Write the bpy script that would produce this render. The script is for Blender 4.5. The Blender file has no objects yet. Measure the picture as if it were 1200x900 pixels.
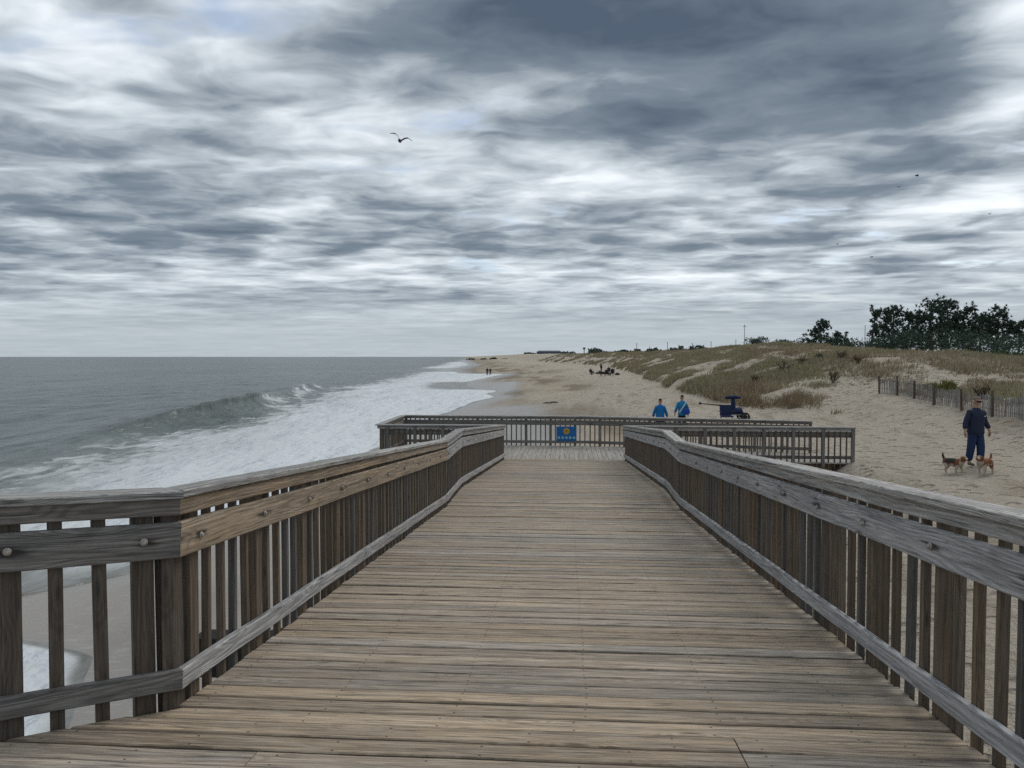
import bpy, math, random
import numpy as np
from mathutils import Vector, Matrix
R = random.Random(7)
NR = np.random.default_rng(11)
scene = bpy.context.scene
COL = scene.collection
A = 0.0707                      # the boardwalk (world +Y) points this far right of the camera axis
CA, SA = math.cos(A), math.sin(A)

def c2w(X, Y):                  # shore-survey axes (camera heading) -> boardwalk axes
    return X*CA - Y*SA, X*SA + Y*CA
def w2c(t, s):
    return t*CA + s*SA, s*CA - t*SA
def ray(px, Y):                 # lateral offset seen at column px of the 1200-wide photo at distance Y
    return (px-600)/900*Y

# ------------------------------------------------------------------ objects
def link(o, parent=None):
    COL.objects.link(o)
    if parent is not None: o.parent = parent
    return o
def tag(o, label=None, cat=None, group=None, kind=None):
    if label: o['label'] = label
    if cat: o['category'] = cat
    if group: o['group'] = group
    if kind: o['kind'] = kind
    return o
def empty(name, loc=(0, 0, 0), rz=0, label=None, cat=None, group=None):
    o = bpy.data.objects.new(name, None)
    o.empty_display_size = .2
    o.location = loc; o.rotation_euler = (0, 0, rz)
    link(o); return tag(o, label, cat, group)
def mesh_obj(name, verts, faces, mat=None, parent=None, smooth=False, rnd=None, uvs=None, attrs=None, colors=None):
    me = bpy.data.meshes.new(name)
    me.from_pydata([tuple(v) for v in verts] if not isinstance(verts, np.ndarray) else verts.tolist(), [], faces)
    if uvs is not None:
        uv = me.uv_layers.new(name='UVMap')
        uv.data.foreach_set('uv', np.asarray(uvs, dtype=np.float32).ravel())
    if rnd is not None:
        at = me.attributes.new('rnd', 'FLOAT', 'FACE'); at.data.foreach_set('value', np.asarray(rnd, dtype=np.float32))
    for k, v in (attrs or {}).items():
        at = me.attributes.new(k, 'FLOAT', 'POINT'); at.data.foreach_set('value', np.asarray(v, dtype=np.float32))
    for k, v in (colors or {}).items():
        at = me.attributes.new(k, 'FLOAT_COLOR', 'POINT'); at.data.foreach_set('color', np.asarray(v, dtype=np.float32).ravel())
    if mat: me.materials.append(mat)
    if smooth: me.polygons.foreach_set('use_smooth', [True]*len(me.polygons))
    me.update()
    return link(bpy.data.objects.new(name, me), parent)

# ------------------------------------------------------------------ numpy noise
def vnoise(x, y, seed=0):
    x = np.asarray(x, float); y = np.asarray(y, float)
    xi = np.floor(x).astype(np.int64); yi = np.floor(y).astype(np.int64)
    fx = x-xi; fy = y-yi
    fx = fx*fx*fx*(fx*(fx*6-15)+10); fy = fy*fy*fy*(fy*(fy*6-15)+10)
    def h(a, b):
        n = (a*374761393 + b*668265263 + seed*1274126177) & 0xFFFFFFFF
        n = ((n ^ (n >> 13))*1274126177) & 0xFFFFFFFF
        n = (n ^ (n >> 16)) & 0xFFFF
        return n/65535.0
    a = h(xi, yi); b = h(xi+1, yi); c = h(xi, yi+1); d = h(xi+1, yi+1)
    return (a*(1-fx)+b*fx)*(1-fy) + (c*(1-fx)+d*fx)*fy
def fbm(x, y, seed=0, oct=4, gain=.5):
    s = 0; a = 1; tot = 0
    for i in range(oct):
        s = s + a*vnoise(np.asarray(x)*2**i+i*17.3, np.asarray(y)*2**i-i*9.1, seed+i); tot += a; a *= gain
    return s/tot - .5
def sstep(a, b, x):
    t = np.clip((np.asarray(x, float)-a)/(b-a), 0, 1); return t*t*(3-2*t)

# ------------------------------------------------------------------ node helper
class NT:
    def __init__(self, tree): self.t = tree; self.n = tree.nodes; self.l = tree.links
    def node(self, typ, **kw):
        n = self.n.new(typ)
        for k, v in kw.items(): setattr(n, k, v)
        return n
    def put(self, sock, v):
        if v is None: return
        if hasattr(v, 'is_output'): self.l.new(v, sock)
        else:
            if isinstance(v, (tuple, list)) and len(v) == 3 and sock.type == 'RGBA': v = (*v, 1)
            sock.default_value = v
    def m(self, op, a, b=None, c=None, clamp=False):
        n = self.node('ShaderNodeMath', operation=op, use_clamp=clamp)
        for i, v in enumerate((a, b, c)): self.put(n.inputs[i], v)
        return n.outputs[0]
    def add(self, a, b): return self.m('ADD', a, b)
    def mul(self, a, b): return self.m('MULTIPLY', a, b)
    def sub(self, a, b): return self.m('SUBTRACT', a, b)
    def vec(self, x, y, z=0.0):
        n = self.node('ShaderNodeCombineXYZ')
        for i, v in enumerate((x, y, z)): self.put(n.inputs[i], v)
        return n.outputs[0]
    def sep(self, v):
        n = self.node('ShaderNodeSeparateXYZ'); self.put(n.inputs[0], v); return n.outputs
    def vm(self, op, a, b):
        n = self.node('ShaderNodeVectorMath', operation=op); self.put(n.inputs[0], a); self.put(n.inputs[1], b); return n.outputs[0]
    def noise(self, v, scale=1., detail=3., rough=.5, dist=0., col=False):
        n = self.node('ShaderNodeTexNoise', noise_dimensions='3D')
        self.put(n.inputs['Vector'], v); self.put(n.inputs['Scale'], scale); self.put(n.inputs['Detail'], detail)
        self.put(n.inputs['Roughness'], rough); self.put(n.inputs['Distortion'], dist)
        return n.outputs['Color' if col else 'Fac']
    def voro(self, v, scale=1., feature='F1'):
        n = self.node('ShaderNodeTexVoronoi', feature=feature); self.put(n.inputs['Vector'], v); self.put(n.inputs['Scale'], scale)
        return n.outputs['Distance']
    def map(self, v, a, b, c=0., d=1., smooth=True):
        n = self.node('ShaderNodeMapRange', interpolation_type='SMOOTHSTEP' if smooth else 'LINEAR')
        for i, q in enumerate((v, a, b, c, d)): self.put(n.inputs[i], q)
        return n.outputs[0]
    def mix(self, f, a, b, blend='MIX'):
        n = self.node('ShaderNodeMix', data_type='RGBA', blend_type=blend)
        self.put(n.inputs[0], f); self.put(n.inputs[6], a); self.put(n.inputs[7], b); return n.outputs[2]
    def ramp(self, f, stops, interp='LINEAR'):
        n = self.node('ShaderNodeValToRGB'); self.put(n.inputs[0], f); cr = n.color_ramp; cr.interpolation = interp
        while len(cr.elements) < len(stops): cr.elements.new(.5)
        for e, (p, c) in zip(cr.elements, stops): e.position = p; e.color = (*c, 1)
        return n.outputs[0]
    def attr(self, name, out='Fac'):
        return self.node('ShaderNodeAttribute', attribute_name=name).outputs[out]
    def bump(self, h, strength=.3, dist=.01):
        n = self.node('ShaderNodeBump'); self.put(n.inputs['Height'], h); n.inputs['Strength'].default_value = strength
        n.inputs['Distance'].default_value = dist; return n.outputs[0]
def new_mat(name):
    m = bpy.data.materials.new(name); m.use_nodes = True; t = NT(m.node_tree)
    b = m.node_tree.nodes['Principled BSDF']
    return m, t, b
def plain(name, col, rough=.7, var=.25, scale=12., metal=0., bump=0., spec=.4):
    m, t, b = new_mat(name)
    co = t.node('ShaderNodeTexCoord').outputs['Object']
    n = t.noise(co, scale, 4., .6)
    f = t.map(n, .3, .7, 1-var, 1+var, False)
    c = t.mix(1., (*col, 1), t.vec(f, f, f), 'MULTIPLY')
    t.put(b.inputs['Base Color'], c); b.inputs['Roughness'].default_value = rough; b.inputs['Metallic'].default_value = metal
    b.inputs['Specular IOR Level'].default_value = spec
    if bump: t.put(b.inputs['Normal'], t.bump(n, bump, .02))
    return m

def wood(name, grey, brown, dark, brownness=.5, ring=.5, crack=.6, bump=.5, spread=.9, ringw=.009, stain=False, checks=.5, lumr=(.74, 1.2), screws=False, edge=0.):
    m, t, b = new_mat(name)
    uv = t.sep(t.node('ShaderNodeUVMap', uv_map='UVMap').outputs[0])
    rnd = t.attr('rnd')
    u = t.add(uv[0], t.mul(rnd, 53.7)); v = uv[1]; w = t.mul(rnd, 91.3)
    def P(su, sv, off=0.): return t.vec(t.mul(u, su), t.mul(v, sv), t.add(w, off))
    # knots bend the growth rings round themselves
    kd = t.voro(P(1.7, 8.), 1.)
    knot = t.map(kd, .03, .13, 1., 0.)
    kin = t.map(kd, .05, .42, 1., 0.)
    warp = t.mul(t.sub(t.noise(P(.8, 3., 3.), 1., 2.), .5), .16)
    warp2 = t.mul(t.sub(t.noise(P(4., 22., 7.), 1., 2.), .5), .016)
    v0 = t.mul(t.sub(t.m('FRACT', t.mul(rnd, 17.13)), .5), .09)
    vv = t.add(t.add(t.sub(v, v0), warp), warp2)
    hh = t.add(.008, t.mul(t.noise(P(.55, .5, 11.), 1., 1.), .1))
    r = t.m('SQRT', t.add(t.mul(vv, vv), t.mul(hh, hh)))
    r = t.add(r, t.mul(kin, .03))
    sn = t.m('SINE', t.mul(r, 2*math.pi/ringw))
    rings = t.map(sn, -.5, .95, 0., 1.)
    fine = t.noise(P(7., 260., 1.), 1., 3., .6)
    streak = t.noise(P(1.1, 34., 5.), 1., 3., .6)
    blot = t.noise(P(2.2, 9., 21.), 1., 3., .6)
    crk = t.map(t.noise(P(1.9, 95., 9.), 1., 2., .5), .66, .74, 0., 1.)
    tone = t.add(t.add(t.mul(t.sub(rnd, .5), spread), t.mul(t.sub(blot, .5), 1.1)), brownness)
    tone = t.m('ADD', tone, t.mul(t.sub(streak, .5), .7), clamp=True)
    c = t.mix(tone, (*grey, 1), (*brown, 1))
    lum = t.mul(t.map(streak, .25, .75, .5, 1.42, False), t.map(fine, .25, .75, .66, 1.32, False))
    lum = t.mul(lum, t.map(t.m('FRACT', t.mul(rnd, 7.77)), 0., 1., lumr[0], lumr[1], False))
    c = t.mix(1., c, t.vec(lum, lum, lum), 'MULTIPLY')
    c = t.mix(t.mul(rings, ring), c, (*dark, 1))
    chk = t.noise(P(4.6, 78., 31.), 1., 4., .62)
    c = t.mix(t.mul(t.map(chk, .53, .68), checks), c, tuple(x*.6 for x in dark)+(1,))
    c = t.mix(t.mul(t.map(chk, .46, .33), checks*.55), c, tuple(min(.6, x*1.45) for x in grey)+(1,))
    c = t.mix(t.mul(crk, crack), c, tuple(x*.25 for x in dark)+(1,))
    c = t.mix(t.mul(knot, .75), c, tuple(x*.45 for x in dark)+(1,))
    if edge:                                    # gap shade painted into the colour along the board edges
        ed = t.m('ADD', t.m('ABSOLUTE', v), t.mul(t.sub(t.noise(P(3., 12., 41.), 1., 3., .6), .5), .034))
        c = t.mix(t.mul(t.map(ed, .052, .07, 0., edge), t.map(t.noise(P(.9, 3., 47.), 1., 2.), .35, .62, .35, 1.2)), c, (.05, .042, .035, 1))
    if screws:                                  # two screw heads at every joist
        su = t.mul(t.sub(t.m('FRACT', t.add(t.m('DIVIDE', uv[0], .61), .35)), .5), .61)
        sv = t.sub(t.m('ABSOLUTE', t.add(uv[1], t.mul(t.sub(t.m('FRACT', t.mul(rnd, 5.3)), .5), .012))), .042)
        sd_ = t.m('SQRT', t.add(t.mul(su, su), t.mul(sv, sv)))
        c = t.mix(t.map(sd_, .0045, .0075, .85, 0.), c, (.03, .026, .022, 1))
    if stain:                                   # iron stain drawn along the grain from each bolt
        bp = t.attr('bpitch'); du = t.mul(t.sub(t.m('FRACT', t.add(t.m('DIVIDE', t.sub(uv[0], t.attr('boff')), bp), .5)), .5), bp)
        du = t.m('DIVIDE', du, t.map(t.noise(P(9., 60., 2.), 1., 2.), .3, .7, .035, .13)); dv = t.m('DIVIDE', uv[1], .024)
        sr = t.add(t.m('SQRT', t.add(t.mul(du, du), t.mul(dv, dv))), t.mul(t.sub(streak, .5), 1.2))
        c = t.mix(t.map(sr, .35, 1.25, .88, 0.), c, (.018, .015, .013, 1))
    t.put(b.inputs['Base Color'], c)
    b.inputs['Roughness'].default_value = .78
    b.inputs['Specular IOR Level'].default_value = .3
    h = t.sub(t.sub(t.mul(fine, .6), t.mul(rings, .5)), t.mul(crk, 1.2))
    t.put(b.inputs['Normal'], t.bump(h, bump, .004))
    return m

M = {}
M['deck'] = wood('weathered_deck_boards', (.375, .335, .29), (.43, .325, .22), (.13, .105, .082), .5, .34, .8, .6, .8, checks=.7, lumr=(.78, 1.16), screws=True, edge=.48)
M['plat'] = wood('sandy_platform_boards', (.365, .34, .305), (.34, .3, .245), (.2, .185, .165), .35, .25, .35, .4, .4, checks=.3, lumr=(.9, 1.08))
M['rail'] = wood('grey_weathered_rail', (.4, .4, .405), (.33, .305, .28), (.11, .107, .108),   .4, .36, .8, .7, .5, .0125, stain=True, checks=.55, lumr=(.85, 1.12))
M['railb'] = wood('brown_weathered_rail', (.33, .28, .225), (.33, .235, .145), (.12, .088, .062), .45, .4, .6, .5, .5, .0115, stain=True, checks=.5, lumr=(.85, 1.1))
M['raild'] = wood('dark_weathered_rail', (.2, .193, .185), (.17, .14, .115), (.06, .055, .052), .4, .5, .7, .6, .6, .0115, stain=True, checks=.6)
M['cap'] = wood('pale_weathered_cap', (.44, .43, .415), (.39, .355, .31), (.13, .122, .115), .3, .5, .9, .8, .5, checks=.8)
M['post'] = wood('dark_brown_post', (.105, .092, .08), (.14, .098, .062), (.042, .035, .028), .4, .35, .5, .5)
M['balu'] = wood('dark_grey_baluster', (.11, .102, .095), (.15, .106, .068), (.042, .037, .032), .4, .3, .5, .5, 1.1)
M['beam'] = wood('brown_rim_beam', (.17, .12, .08), (.24, .15, .08), (.07, .05, .035), .6, .4, .5, .5)
M['dbeam'] = wood('black_wet_timber', (.035, .033, .03), (.045, .036, .028), (.015, .014, .013), .5, .4, .5, .5)
M['fencew'] = wood('silver_fence_slat', (.29, .285, .28), (.24, .215, .19), (.11, .1, .095), .3, .3, .5, .4)
M['steel'] = plain('galvanised_bolt', (.42, .38, .34), .5, .4, 60, .7)
M['stain'] = plain('rust_stained_washer', (.03, .024, .02), .9, .3, 60)

# ------------------------------------------------------------------ timber builder
class TB:
    """collects timbers with length-wise UVs into one mesh"""
    def __init__(self): self.v = []; self.f = []; self.uv = []; self.r = []
    def beam(self, p0, p1, W, T, w, th, n0=None, n1=None, ch=.004, seg=None, jit=0., rnd=None):
        p0 = Vector(p0); p1 = Vector(p1); L = (p1-p0); ln = L.length; L = L/ln
        W = Vector(W); W = (W - L*W.dot(L)).normalized()
        T = Vector(T); T = (T - L*T.dot(L) - W*T.dot(W)).normalized()
        rnd = R.random() if rnd is None else rnd
        a, b = w/2, th/2; c = min(ch, a*.4, b*.4)
        prof = [(-a+c, -b), (a-c, -b), (a, -b+c), (a, b-c), (a-c, b), (-a+c, b), (-a, b-c), (-a, -b+c)]
        ns = seg or max(1, int(ln/.7))
        base = len(self.v)
        ph = R.random()*50
        for i in range(ns+1):
            f = i/ns; q = p0+L*(ln*f)
            dj = Vector((0, 0, 0))
            if jit and 0 < i < ns:
                dj = W*(jit*(R.random()-.5)) + T*(jit*(R.random()-.5)*.6)
            for (x, y) in prof:
                p = q + W*x + T*y + dj
                if i == 0 and n0 is not None: p = p - L*((p-p0).dot(n0)/L.dot(n0))
                if i == ns and n1 is not None: p = p - L*((p-p1).dot(n1)/L.dot(n1))
                self.v.append(p)
        per = [0]
        for k in range(8):
            x0, y0 = prof[k]; x1, y1 = prof[(k+1) % 8]
            per.append(per[-1]+math.hypot(x1-x0, y1-y0))
        for i in range(ns):
            for k in range(8):
                k2 = (k+1) % 8
                q = (base+i*8+k, base+i*8+k2, base+(i+1)*8+k2, base+(i+1)*8+k)
                self.f.append(q)
                # across-coordinate: wide faces run -w/2..w/2, narrow ones follow their own side
                if k in (0, 4): c0, c1 = prof[k][0], prof[k2][0]
                elif k in (2, 6): c0, c1 = prof[k][1]+.31, prof[k2][1]+.31
                else: c0 = c1 = prof[k][0]
                u0, u1 = ln*i/ns, ln*(i+1)/ns
                self.uv += [(u0, c0), (u0, c1), (u1, c1), (u1, c0)]
                self.r.append(rnd)
        for e, order in ((0, range(7, -1, -1)), (ns, range(8))):
            idx = [base+e*8+k for k in order]
            self.f.append(tuple(idx)); self.r.append(rnd)
            self.uv += [(prof[k][0]*.4, prof[k][1]) for k in order]
        return self
    def build(self, name, mat, parent=None, bolt=(-500., 1000.)):
        o = mesh_obj(name, self.v, self.f, mat, parent, rnd=self.r, uvs=self.uv)
        for k, v in (('boff', bolt[0]), ('bpitch', bolt[1])):
            at = o.data.attributes.new(k, 'FLOAT', 'FACE'); at.data.foreach_set('value', np.full(len(self.f), v, dtype=np.float32))
        return o

# ------------------------------------------------------------------ shore survey
XS_T = np.array([(-60, -6), (0, -5.2), (7, -4.5), (8.5, -4.95), (10.5, -5.75), (11.2, -7.3), (11.7, -10.5), (12.3, -11.3), (12.8, -10.2), (13.3, -8.4),
  (14.6, -7.3), (20, -6.8), (30, -6.3), (41, -5.8), (55, -4.9), (61, -4.1), (67.5, -3.7), (70, -3.2), (76, -1.9), (78.7, -1.6), (81, -2.0), (85, -2.7), (90, -1.8),
  (93, -1.5), (98, -4.2), (110, -6.6), (128, -7.2), (137, -6.5), (157, -4.2), (172, -2.4), (180, -1.8), (185, -4), (193, -12.9), (230, -18), (280, -18.7), (378, -18.5), (500, -27),
  (700, -41), (1100, -66), (3000, -180), (15000, -900), (60000, -3600)])
XB_T = np.array([(-60, -6), (10, -6), (40, -6), (60, -4.5), (100, -3.4), (180, -6), (300, -17), (500, -28), (1000, -60), (4000, -240), (60000, -3600)])
T_T = np.array([(-60, 10.5), (5, 11), (15, 13), (23, 14.3), (36, 14.6), (41, 11.9), (60, 12.8), (80, 14.6), (100, 17.6), (210, 26), (300, 20), (500, 10), (1000, -8), (4000, -180), (60000, -3300)])
def tab(T, Y): return np.interp(Y, T[:, 0], T[:, 1])
XS = lambda Y: tab(XS_T, Y)
XB = lambda Y: np.minimum(tab(XB_T, Y), (XS(Y-1.6)+XS(Y-.8)+XS(Y)+XS(Y+.8)+XS(Y+1.6))/5+.3)
SEA = -4.2
def toe(Y):
    return tab(T_T, Y) + 1.8*fbm(np.asarray(Y)*.11, 3.3, 31, 3)*sstep(50, 75, Y)
def terrain(X, Y, fine=True):
    X = np.asarray(X, float); Y = np.asarray(Y, float)
    xb = XB(Y); T = toe(Y); q = (X-xb)/(T-xb); e = X-T
    zb = np.where(q < 0, np.maximum(SEA+.03+.09*(X-xb), -9), np.interp(q, [0, .1, .35, .6, .8, .9, 1], [SEA+.03, -4.1, -3.92, -3.5, -3.0, -2.82, -2.65]))
    d1 = np.interp(e, [0, 1.5, 4, 8, 14, 22, 40, 100], [0, .5, 1.05, 1.75, 2.5, 3.0, 3.1, 3.1])
    d2 = np.interp(e, [0, .8, 2, 3, 6, 9, 13, 20, 40, 100], [0, .75, 1.0, 1.3, 2.3, 3.2, 3.6, 3.4, 3.1, 3.1])
    k = sstep(36, 50, Y)
    z = zb + d1*(1-k) + d2*k
    amp = sstep(0, 9, e)
    z = z + amp*(1.5*fbm(X*.085, Y*.06, 5, 3) + .55*fbm(X*.33, Y*.3, 9, 3))
    z = z + sstep(8, 30, e)*np.clip((Y-180)*.0035, 0, 3.0) - .95*sstep(.34, .44, X/np.maximum(Y, 1))*sstep(9, 22, e)*(1-sstep(150, 220, Y))
    z = z + .7*np.exp(-((X/np.maximum(Y, 1)-.32)/.04)**2-((Y-64)/12)**2)*sstep(3, 8, e)
    if fine:
        dry = sstep(.3, .75, q)
        z = z + dry*(.1*fbm(X*1.3, Y*1.1, 2, 3) + .22*fbm(X*.35, Y*.25, 3, 2)) + .05*fbm(X*.25, Y*.1, 4, 2)*sstep(0, .2, q)
    # sand scoured out beneath the platform and the ramp
    t, s = c2w(X, Y)
    pit = sstep(-4, 1.5, t)*(1-sstep(6.9, 8.4, t))*sstep(13, 19., s)*(1-sstep(25.5, 28, s))
    z = z - .75*pit
    return z
def gz(X, Y): return float(terrain(X, Y))
def at(px, Y, dz=0.):           # a point standing on the ground in the direction of column px
    X = ray(px, Y); t, s = c2w(X, Y); return (float(t), float(s), gz(X, Y)+dz)

# ------------------------------------------------------------------ beach
def build_beach():
    na, nr = 420, 400
    ang = np.radians(np.concatenate([np.linspace(-100, -45, 40, endpoint=False), np.linspace(-45, 45, na-80), np.linspace(45, 100, 41)[1:]]))
    rad = np.geomspace(1.0, 30000, nr)
    Ag, Rg = np.meshgrid(ang, rad)
    X = Rg*np.sin(Ag); Y = Rg*np.cos(Ag)
    z = terrain(X, Y)
    xs = XS(Y)
    z = z - .07*sstep(.15, .6, xs-X)
    t, s = c2w(X, Y)
    V = np.stack([t, s, z], -1).reshape(-1, 3)
    n = len(ang)
    ii = np.arange(nr-1)[:, None]*n + np.arange(n-1)[None]
    F = np.stack([ii, ii+1, ii+n+1, ii+n], -1).reshape(-1, 4)
    xb = XB(Y); q = (X-xb)/(toe(Y)-xb)
    dist = X-np.maximum(xs, xb-3)
    wet = 1-sstep(0, 1, (X-xs)/(1.5+.03*np.clip(Y, 0, 200)+2.5*(fbm(X*.2, Y*.06, 8, 3)+.5)))
    film = sstep(86, 96, Y)*(1-sstep(118, 132, Y))*(1-sstep(-1.5, 1.5, X-.02*Y+1.0))
    film2 = sstep(30, 36, Y)*(1-sstep(60, 68, Y))*(1-sstep(1.0, 4.5, X+.0*Y))
    near = (1-sstep(18, 26, Y))*(1-sstep(-4.5, 1.5, X))
    wet = np.maximum(np.maximum(wet, film), np.maximum(film2*.85, near*.8))
    damp = (1-sstep(.3, .74, q + .5*fbm(X*.1, Y*.03, 6, 3)))
    dune = sstep(-.5, 5, X-toe(Y))
    o = mesh_obj('sand_beach', V, F.tolist(), None, smooth=True,
                 attrs={'wet': wet.ravel(), 'damp': damp.ravel(), 'dune': dune.ravel()})
    m, n_, b = new_mat('beach_sand')
    co = n_.node('ShaderNodeTexCoord').outputs['Object']
    wet = n_.attr('wet'); damp = n_.attr('damp'); dune = n_.attr('dune')
    p = n_.sep(co)
    big = n_.noise(n_.vec(n_.mul(p[0], .16), n_.mul(p[1], .05), 0.), 1., 4., .55)
    mid = n_.noise(co, .9, 4., .6)
    fine = n_.noise(co, 55., 3., .7)
    grit = n_.noise(co, 420., 2., .6)
    dry = n_.mix(mid, (.415, .355, .28, 1), (.55, .48, .39, 1))
    dmp = n_.mix(n_.map(big, .35, .65), (.275, .225, .165, 1), (.385, .335, .265, 1))
    c = n_.mix(n_.mul(damp, .85), dry, dmp)
    # darker tide-left tongues of coarse brown sand
    tong = n_.noise(n_.vec(n_.mul(p[0], .22), n_.mul(p[1], .035), 4.), 1., 3., .5)
    c = n_.mix(n_.mul(n_.map(tong, .47, .58), damp), c, (.185, .148, .104, 1))
    # scattered plant litter on the dune sand
    lit = n_.map(n_.noise(co, 3.1, 4., .7), .52, .64)
    c = n_.mix(n_.mul(n_.mul(lit, dune), .8), c, (.16, .13, .085, 1))
    ruts = n_.map(n_.noise(n_.vec(n_.mul(p[0], .9), n_.mul(p[1], .14), 9.), 1., 4., .6), .52, .66)
    c = n_.mix(n_.mul(n_.mul(ruts, n_.sub(1., dune)), .5), c, (.235, .18, .128, 1))
    specks = n_.map(n_.noise(co, 21., 2., .5), .7, .76)
    c = n_.mix(n_.mul(specks, n_.sub(.55, n_.mul(wet, .55))), c, (.1, .085, .07, 1))
    g = n_.mul(n_.map(fine, .25, .75, .86, 1.12, False), n_.map(grit, .25, .75, .85, 1.15, False))
    c = n_.mix(1., c, n_.vec(g, g, g), 'MULTIPLY')
    c = n_.mix(n_.mul(wet, .85), c, (.215, .19, .165, 1))
    fl = n_.map(n_.noise(n_.vec(n_.mul(p[0], 3.), n_.mul(p[1], 11.), 2.), 1., 4., .6), .54, .68)
    c = n_.mix(n_.mul(n_.mul(fl, wet), .4), c, (.4, .385, .36, 1))
    n_.put(b.inputs['Base Color'], c)
    n_.put(b.inputs['Roughness'], n_.map(wet, 0., 1., .95, .3))
    n_.put(b.inputs['Specular IOR Level'], n_.map(wet, 0., 1., .15, .6))
    # footprints and wind ripple
    foot = n_.voro(n_.vm('ADD', co, n_.vec(n_.mul(mid, .5), n_.mul(mid, .3), 0.)), 2.3)
    fp = n_.map(foot, .1, .42, 0., 1.)
    rough = n_.add(n_.mul(fp, .9), n_.add(n_.mul(n_.noise(co, 6., 4., .65), .9), n_.mul(fine, .12)))
    h = n_.mul(rough, n_.map(damp, 0., 1., 1., .25))
    h = n_.mul(h, n_.map(wet, 0., 1., 1., .04))
    n_.put(b.inputs['Normal'], n_.bump(h, 1., .22))
    o.data.materials.append(m)
    tag(o, kind='structure')
build_beach()

# ------------------------------------------------------------------ sea
def build_sea():
    ys = [-80, -50, -30, -18, -10, -5, -1, 2, 4]
    y = 4.
    while y < 15000:
        y += max(.14 if y < 16 else .22, .0105*y); ys.append(y)
    ys += [22000, 32000]
    ys = np.array(ys)
    d = [0, .05, .12, .2]
    x = .2
    while x < 34: x += .3; d.append(x)
    while x < 26000: x += max(.4, .055*(x-27)); d.append(x)
    d = np.array(d)
    D, Y = np.meshgrid(d, ys)
    ragged = .5*fbm(Y*.9, 1.7, 41, 3)*np.clip(Y/20, .2, 1.5)
    k = sstep(8, 30, D)
    X = (XS(Y)+ragged)*(1-k) + XB(Y)*k - D
    ter = terrain(X, Y)
    # swell
    amp = sstep(4, 22, D)*(1-sstep(250, 700, np.hypot(X, Y)))
    z = SEA + amp*(.34*fbm(X*.16, Y*.035, 50, 3) + .3*fbm(X*.5, Y*.16, 55, 3) + .09*fbm(X*1.6, Y*.6, 58, 2))
    foamy = sstep(-24, -18, X+.05*Y)
    z = z + (1-sstep(60, 140, Y))*sstep(1.5, 8, D)*foamy*(.2*fbm(X*.8, Y*.5, 61, 3)+.1*fbm(X*2.1, Y*1.3, 62, 2))
    # the breaker: two cresting shoulders of one wave
    xc = np.interp(Y, [20, 40, 51, 62, 78, 95, 112, 140], [-21.5, -21.8, -21.6, -21.9, -24.2, -26.6, -28.2, -30])
    Ah = np.interp(Y, [28, 36, 43, 50, 56, 63, 70, 77, 84, 92, 98, 104, 110, 125], [0, .25, .6, 1.05, 1.3, 1.25, .8, .5, .55, .75, .8, .55, .3, 0])
    Ah = Ah*(1+.25*fbm(Y*.35, 2.2, 71, 3))
    e = X-xc
    prof = np.where(e < 0, np.exp(-(e/3.6)**2), np.exp(-(np.abs(e)/1.15)**1.7))
    z = z + Ah*prof - .22*Ah*np.exp(-((e-3.2)/2.)**2)
    X = X + np.clip(Ah, 0, 2)*.75*prof**3
    # outer low swells
    for (x0, a) in ((-44, .35), (-75, .3)):
        e2 = X-(x0-.05*Y+4*fbm(Y*.03, x0, 5, 2))
        z = z + a*np.exp(-(e2/3.5)**2)*sstep(20, 50, Y)*(1-sstep(150, 320, Y))*np.clip(.7+2*fbm(Y*.05, x0*1., 77, 2), 0, 1)
    z = np.where(D < 16, np.maximum(z, ter+.012+.02*sstep(0, 1., D)), z)
    z[:, 0] = ter[:, 0]-.01
    # foam
    xf = np.interp(Y, [0, 20, 30, 41, 47, 60, 80, 110, 140, 200, 300, 500, 900], [-16, -18, -19.6, -21.3, -19.6, -19.6, -21.6, -25, -24, -26, -33, -42, -66])
    xf = xf + 2.6*fbm(Y*.16, 5.1, 81, 3)*np.clip(Y/40, .5, 2)
    f = .5*sstep(-.9, 1.4, X-xf) + .5*sstep(.5, 7, X-xf + 3*fbm(X*.12, Y*.05, 83, 3))
    lace = (1-sstep(38, 60, Y))*(1-sstep(-14, -8, X))*sstep(9, 15, Y)
    f = f*(1-.22*lace)
    # thrown crest foam and streaks sucked up the face
    crest = np.interp(Y, [60, 64, 70, 80, 86, 92, 100, 104, 108], [0, .3, .4, .3, .3, .34, .36, .28, 0])
    f = np.maximum(f, crest*np.exp(-((e-.6)/1.8)**2))
    f = np.maximum(f, .6*np.exp(-((X-(xf-1))/1.4)**2)*sstep(60, 66, Y)*(1-sstep(104, 116, Y)))
    far = sstep(240, 300, Y)*(1-sstep(520, 800, Y))*np.exp(-((D-9)/9)**2)
    f = np.where(Y > 215, np.maximum(f*.55, far*(1.0)), f)
    film = sstep(95, 102, Y)*(1-sstep(124, 132, Y))
    f = f*(1-.75*film*(1-sstep(3, 9, D)))
    nearw = (1-sstep(13.3, 19, Y))*sstep(12.2, 13, Y)
    f = f*(1-.62*nearw)
    f = f*(.25+.75*sstep(.0, .5, D*(1+1.2*fbm(Y*1.3, 4.4, 88, 3))))
    t, s = c2w(X, Y)
    V = np.stack([t, s, z], -1).reshape(-1, 3)
    n = len(d)
    ii = np.arange(len(ys)-1)[:, None]*n + np.arange(n-1)[None]
    F = np.stack([ii, ii+n, ii+n+1, ii+1], -1).reshape(-1, 4)
    shallow = 1-sstep(2.5, 16, D)
    o = mesh_obj('sea_water', V, F.tolist(), None, smooth=True, attrs={'foam': f.ravel(), 'shallow': shallow.ravel()})
    m, g, b = new_mat('grey_surf_water')
    co = g.node('ShaderNodeTexCoord').outputs['Object']; p = g.sep(co)
    foam = g.attr('foam'); shal = g.attr('shallow')
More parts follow.
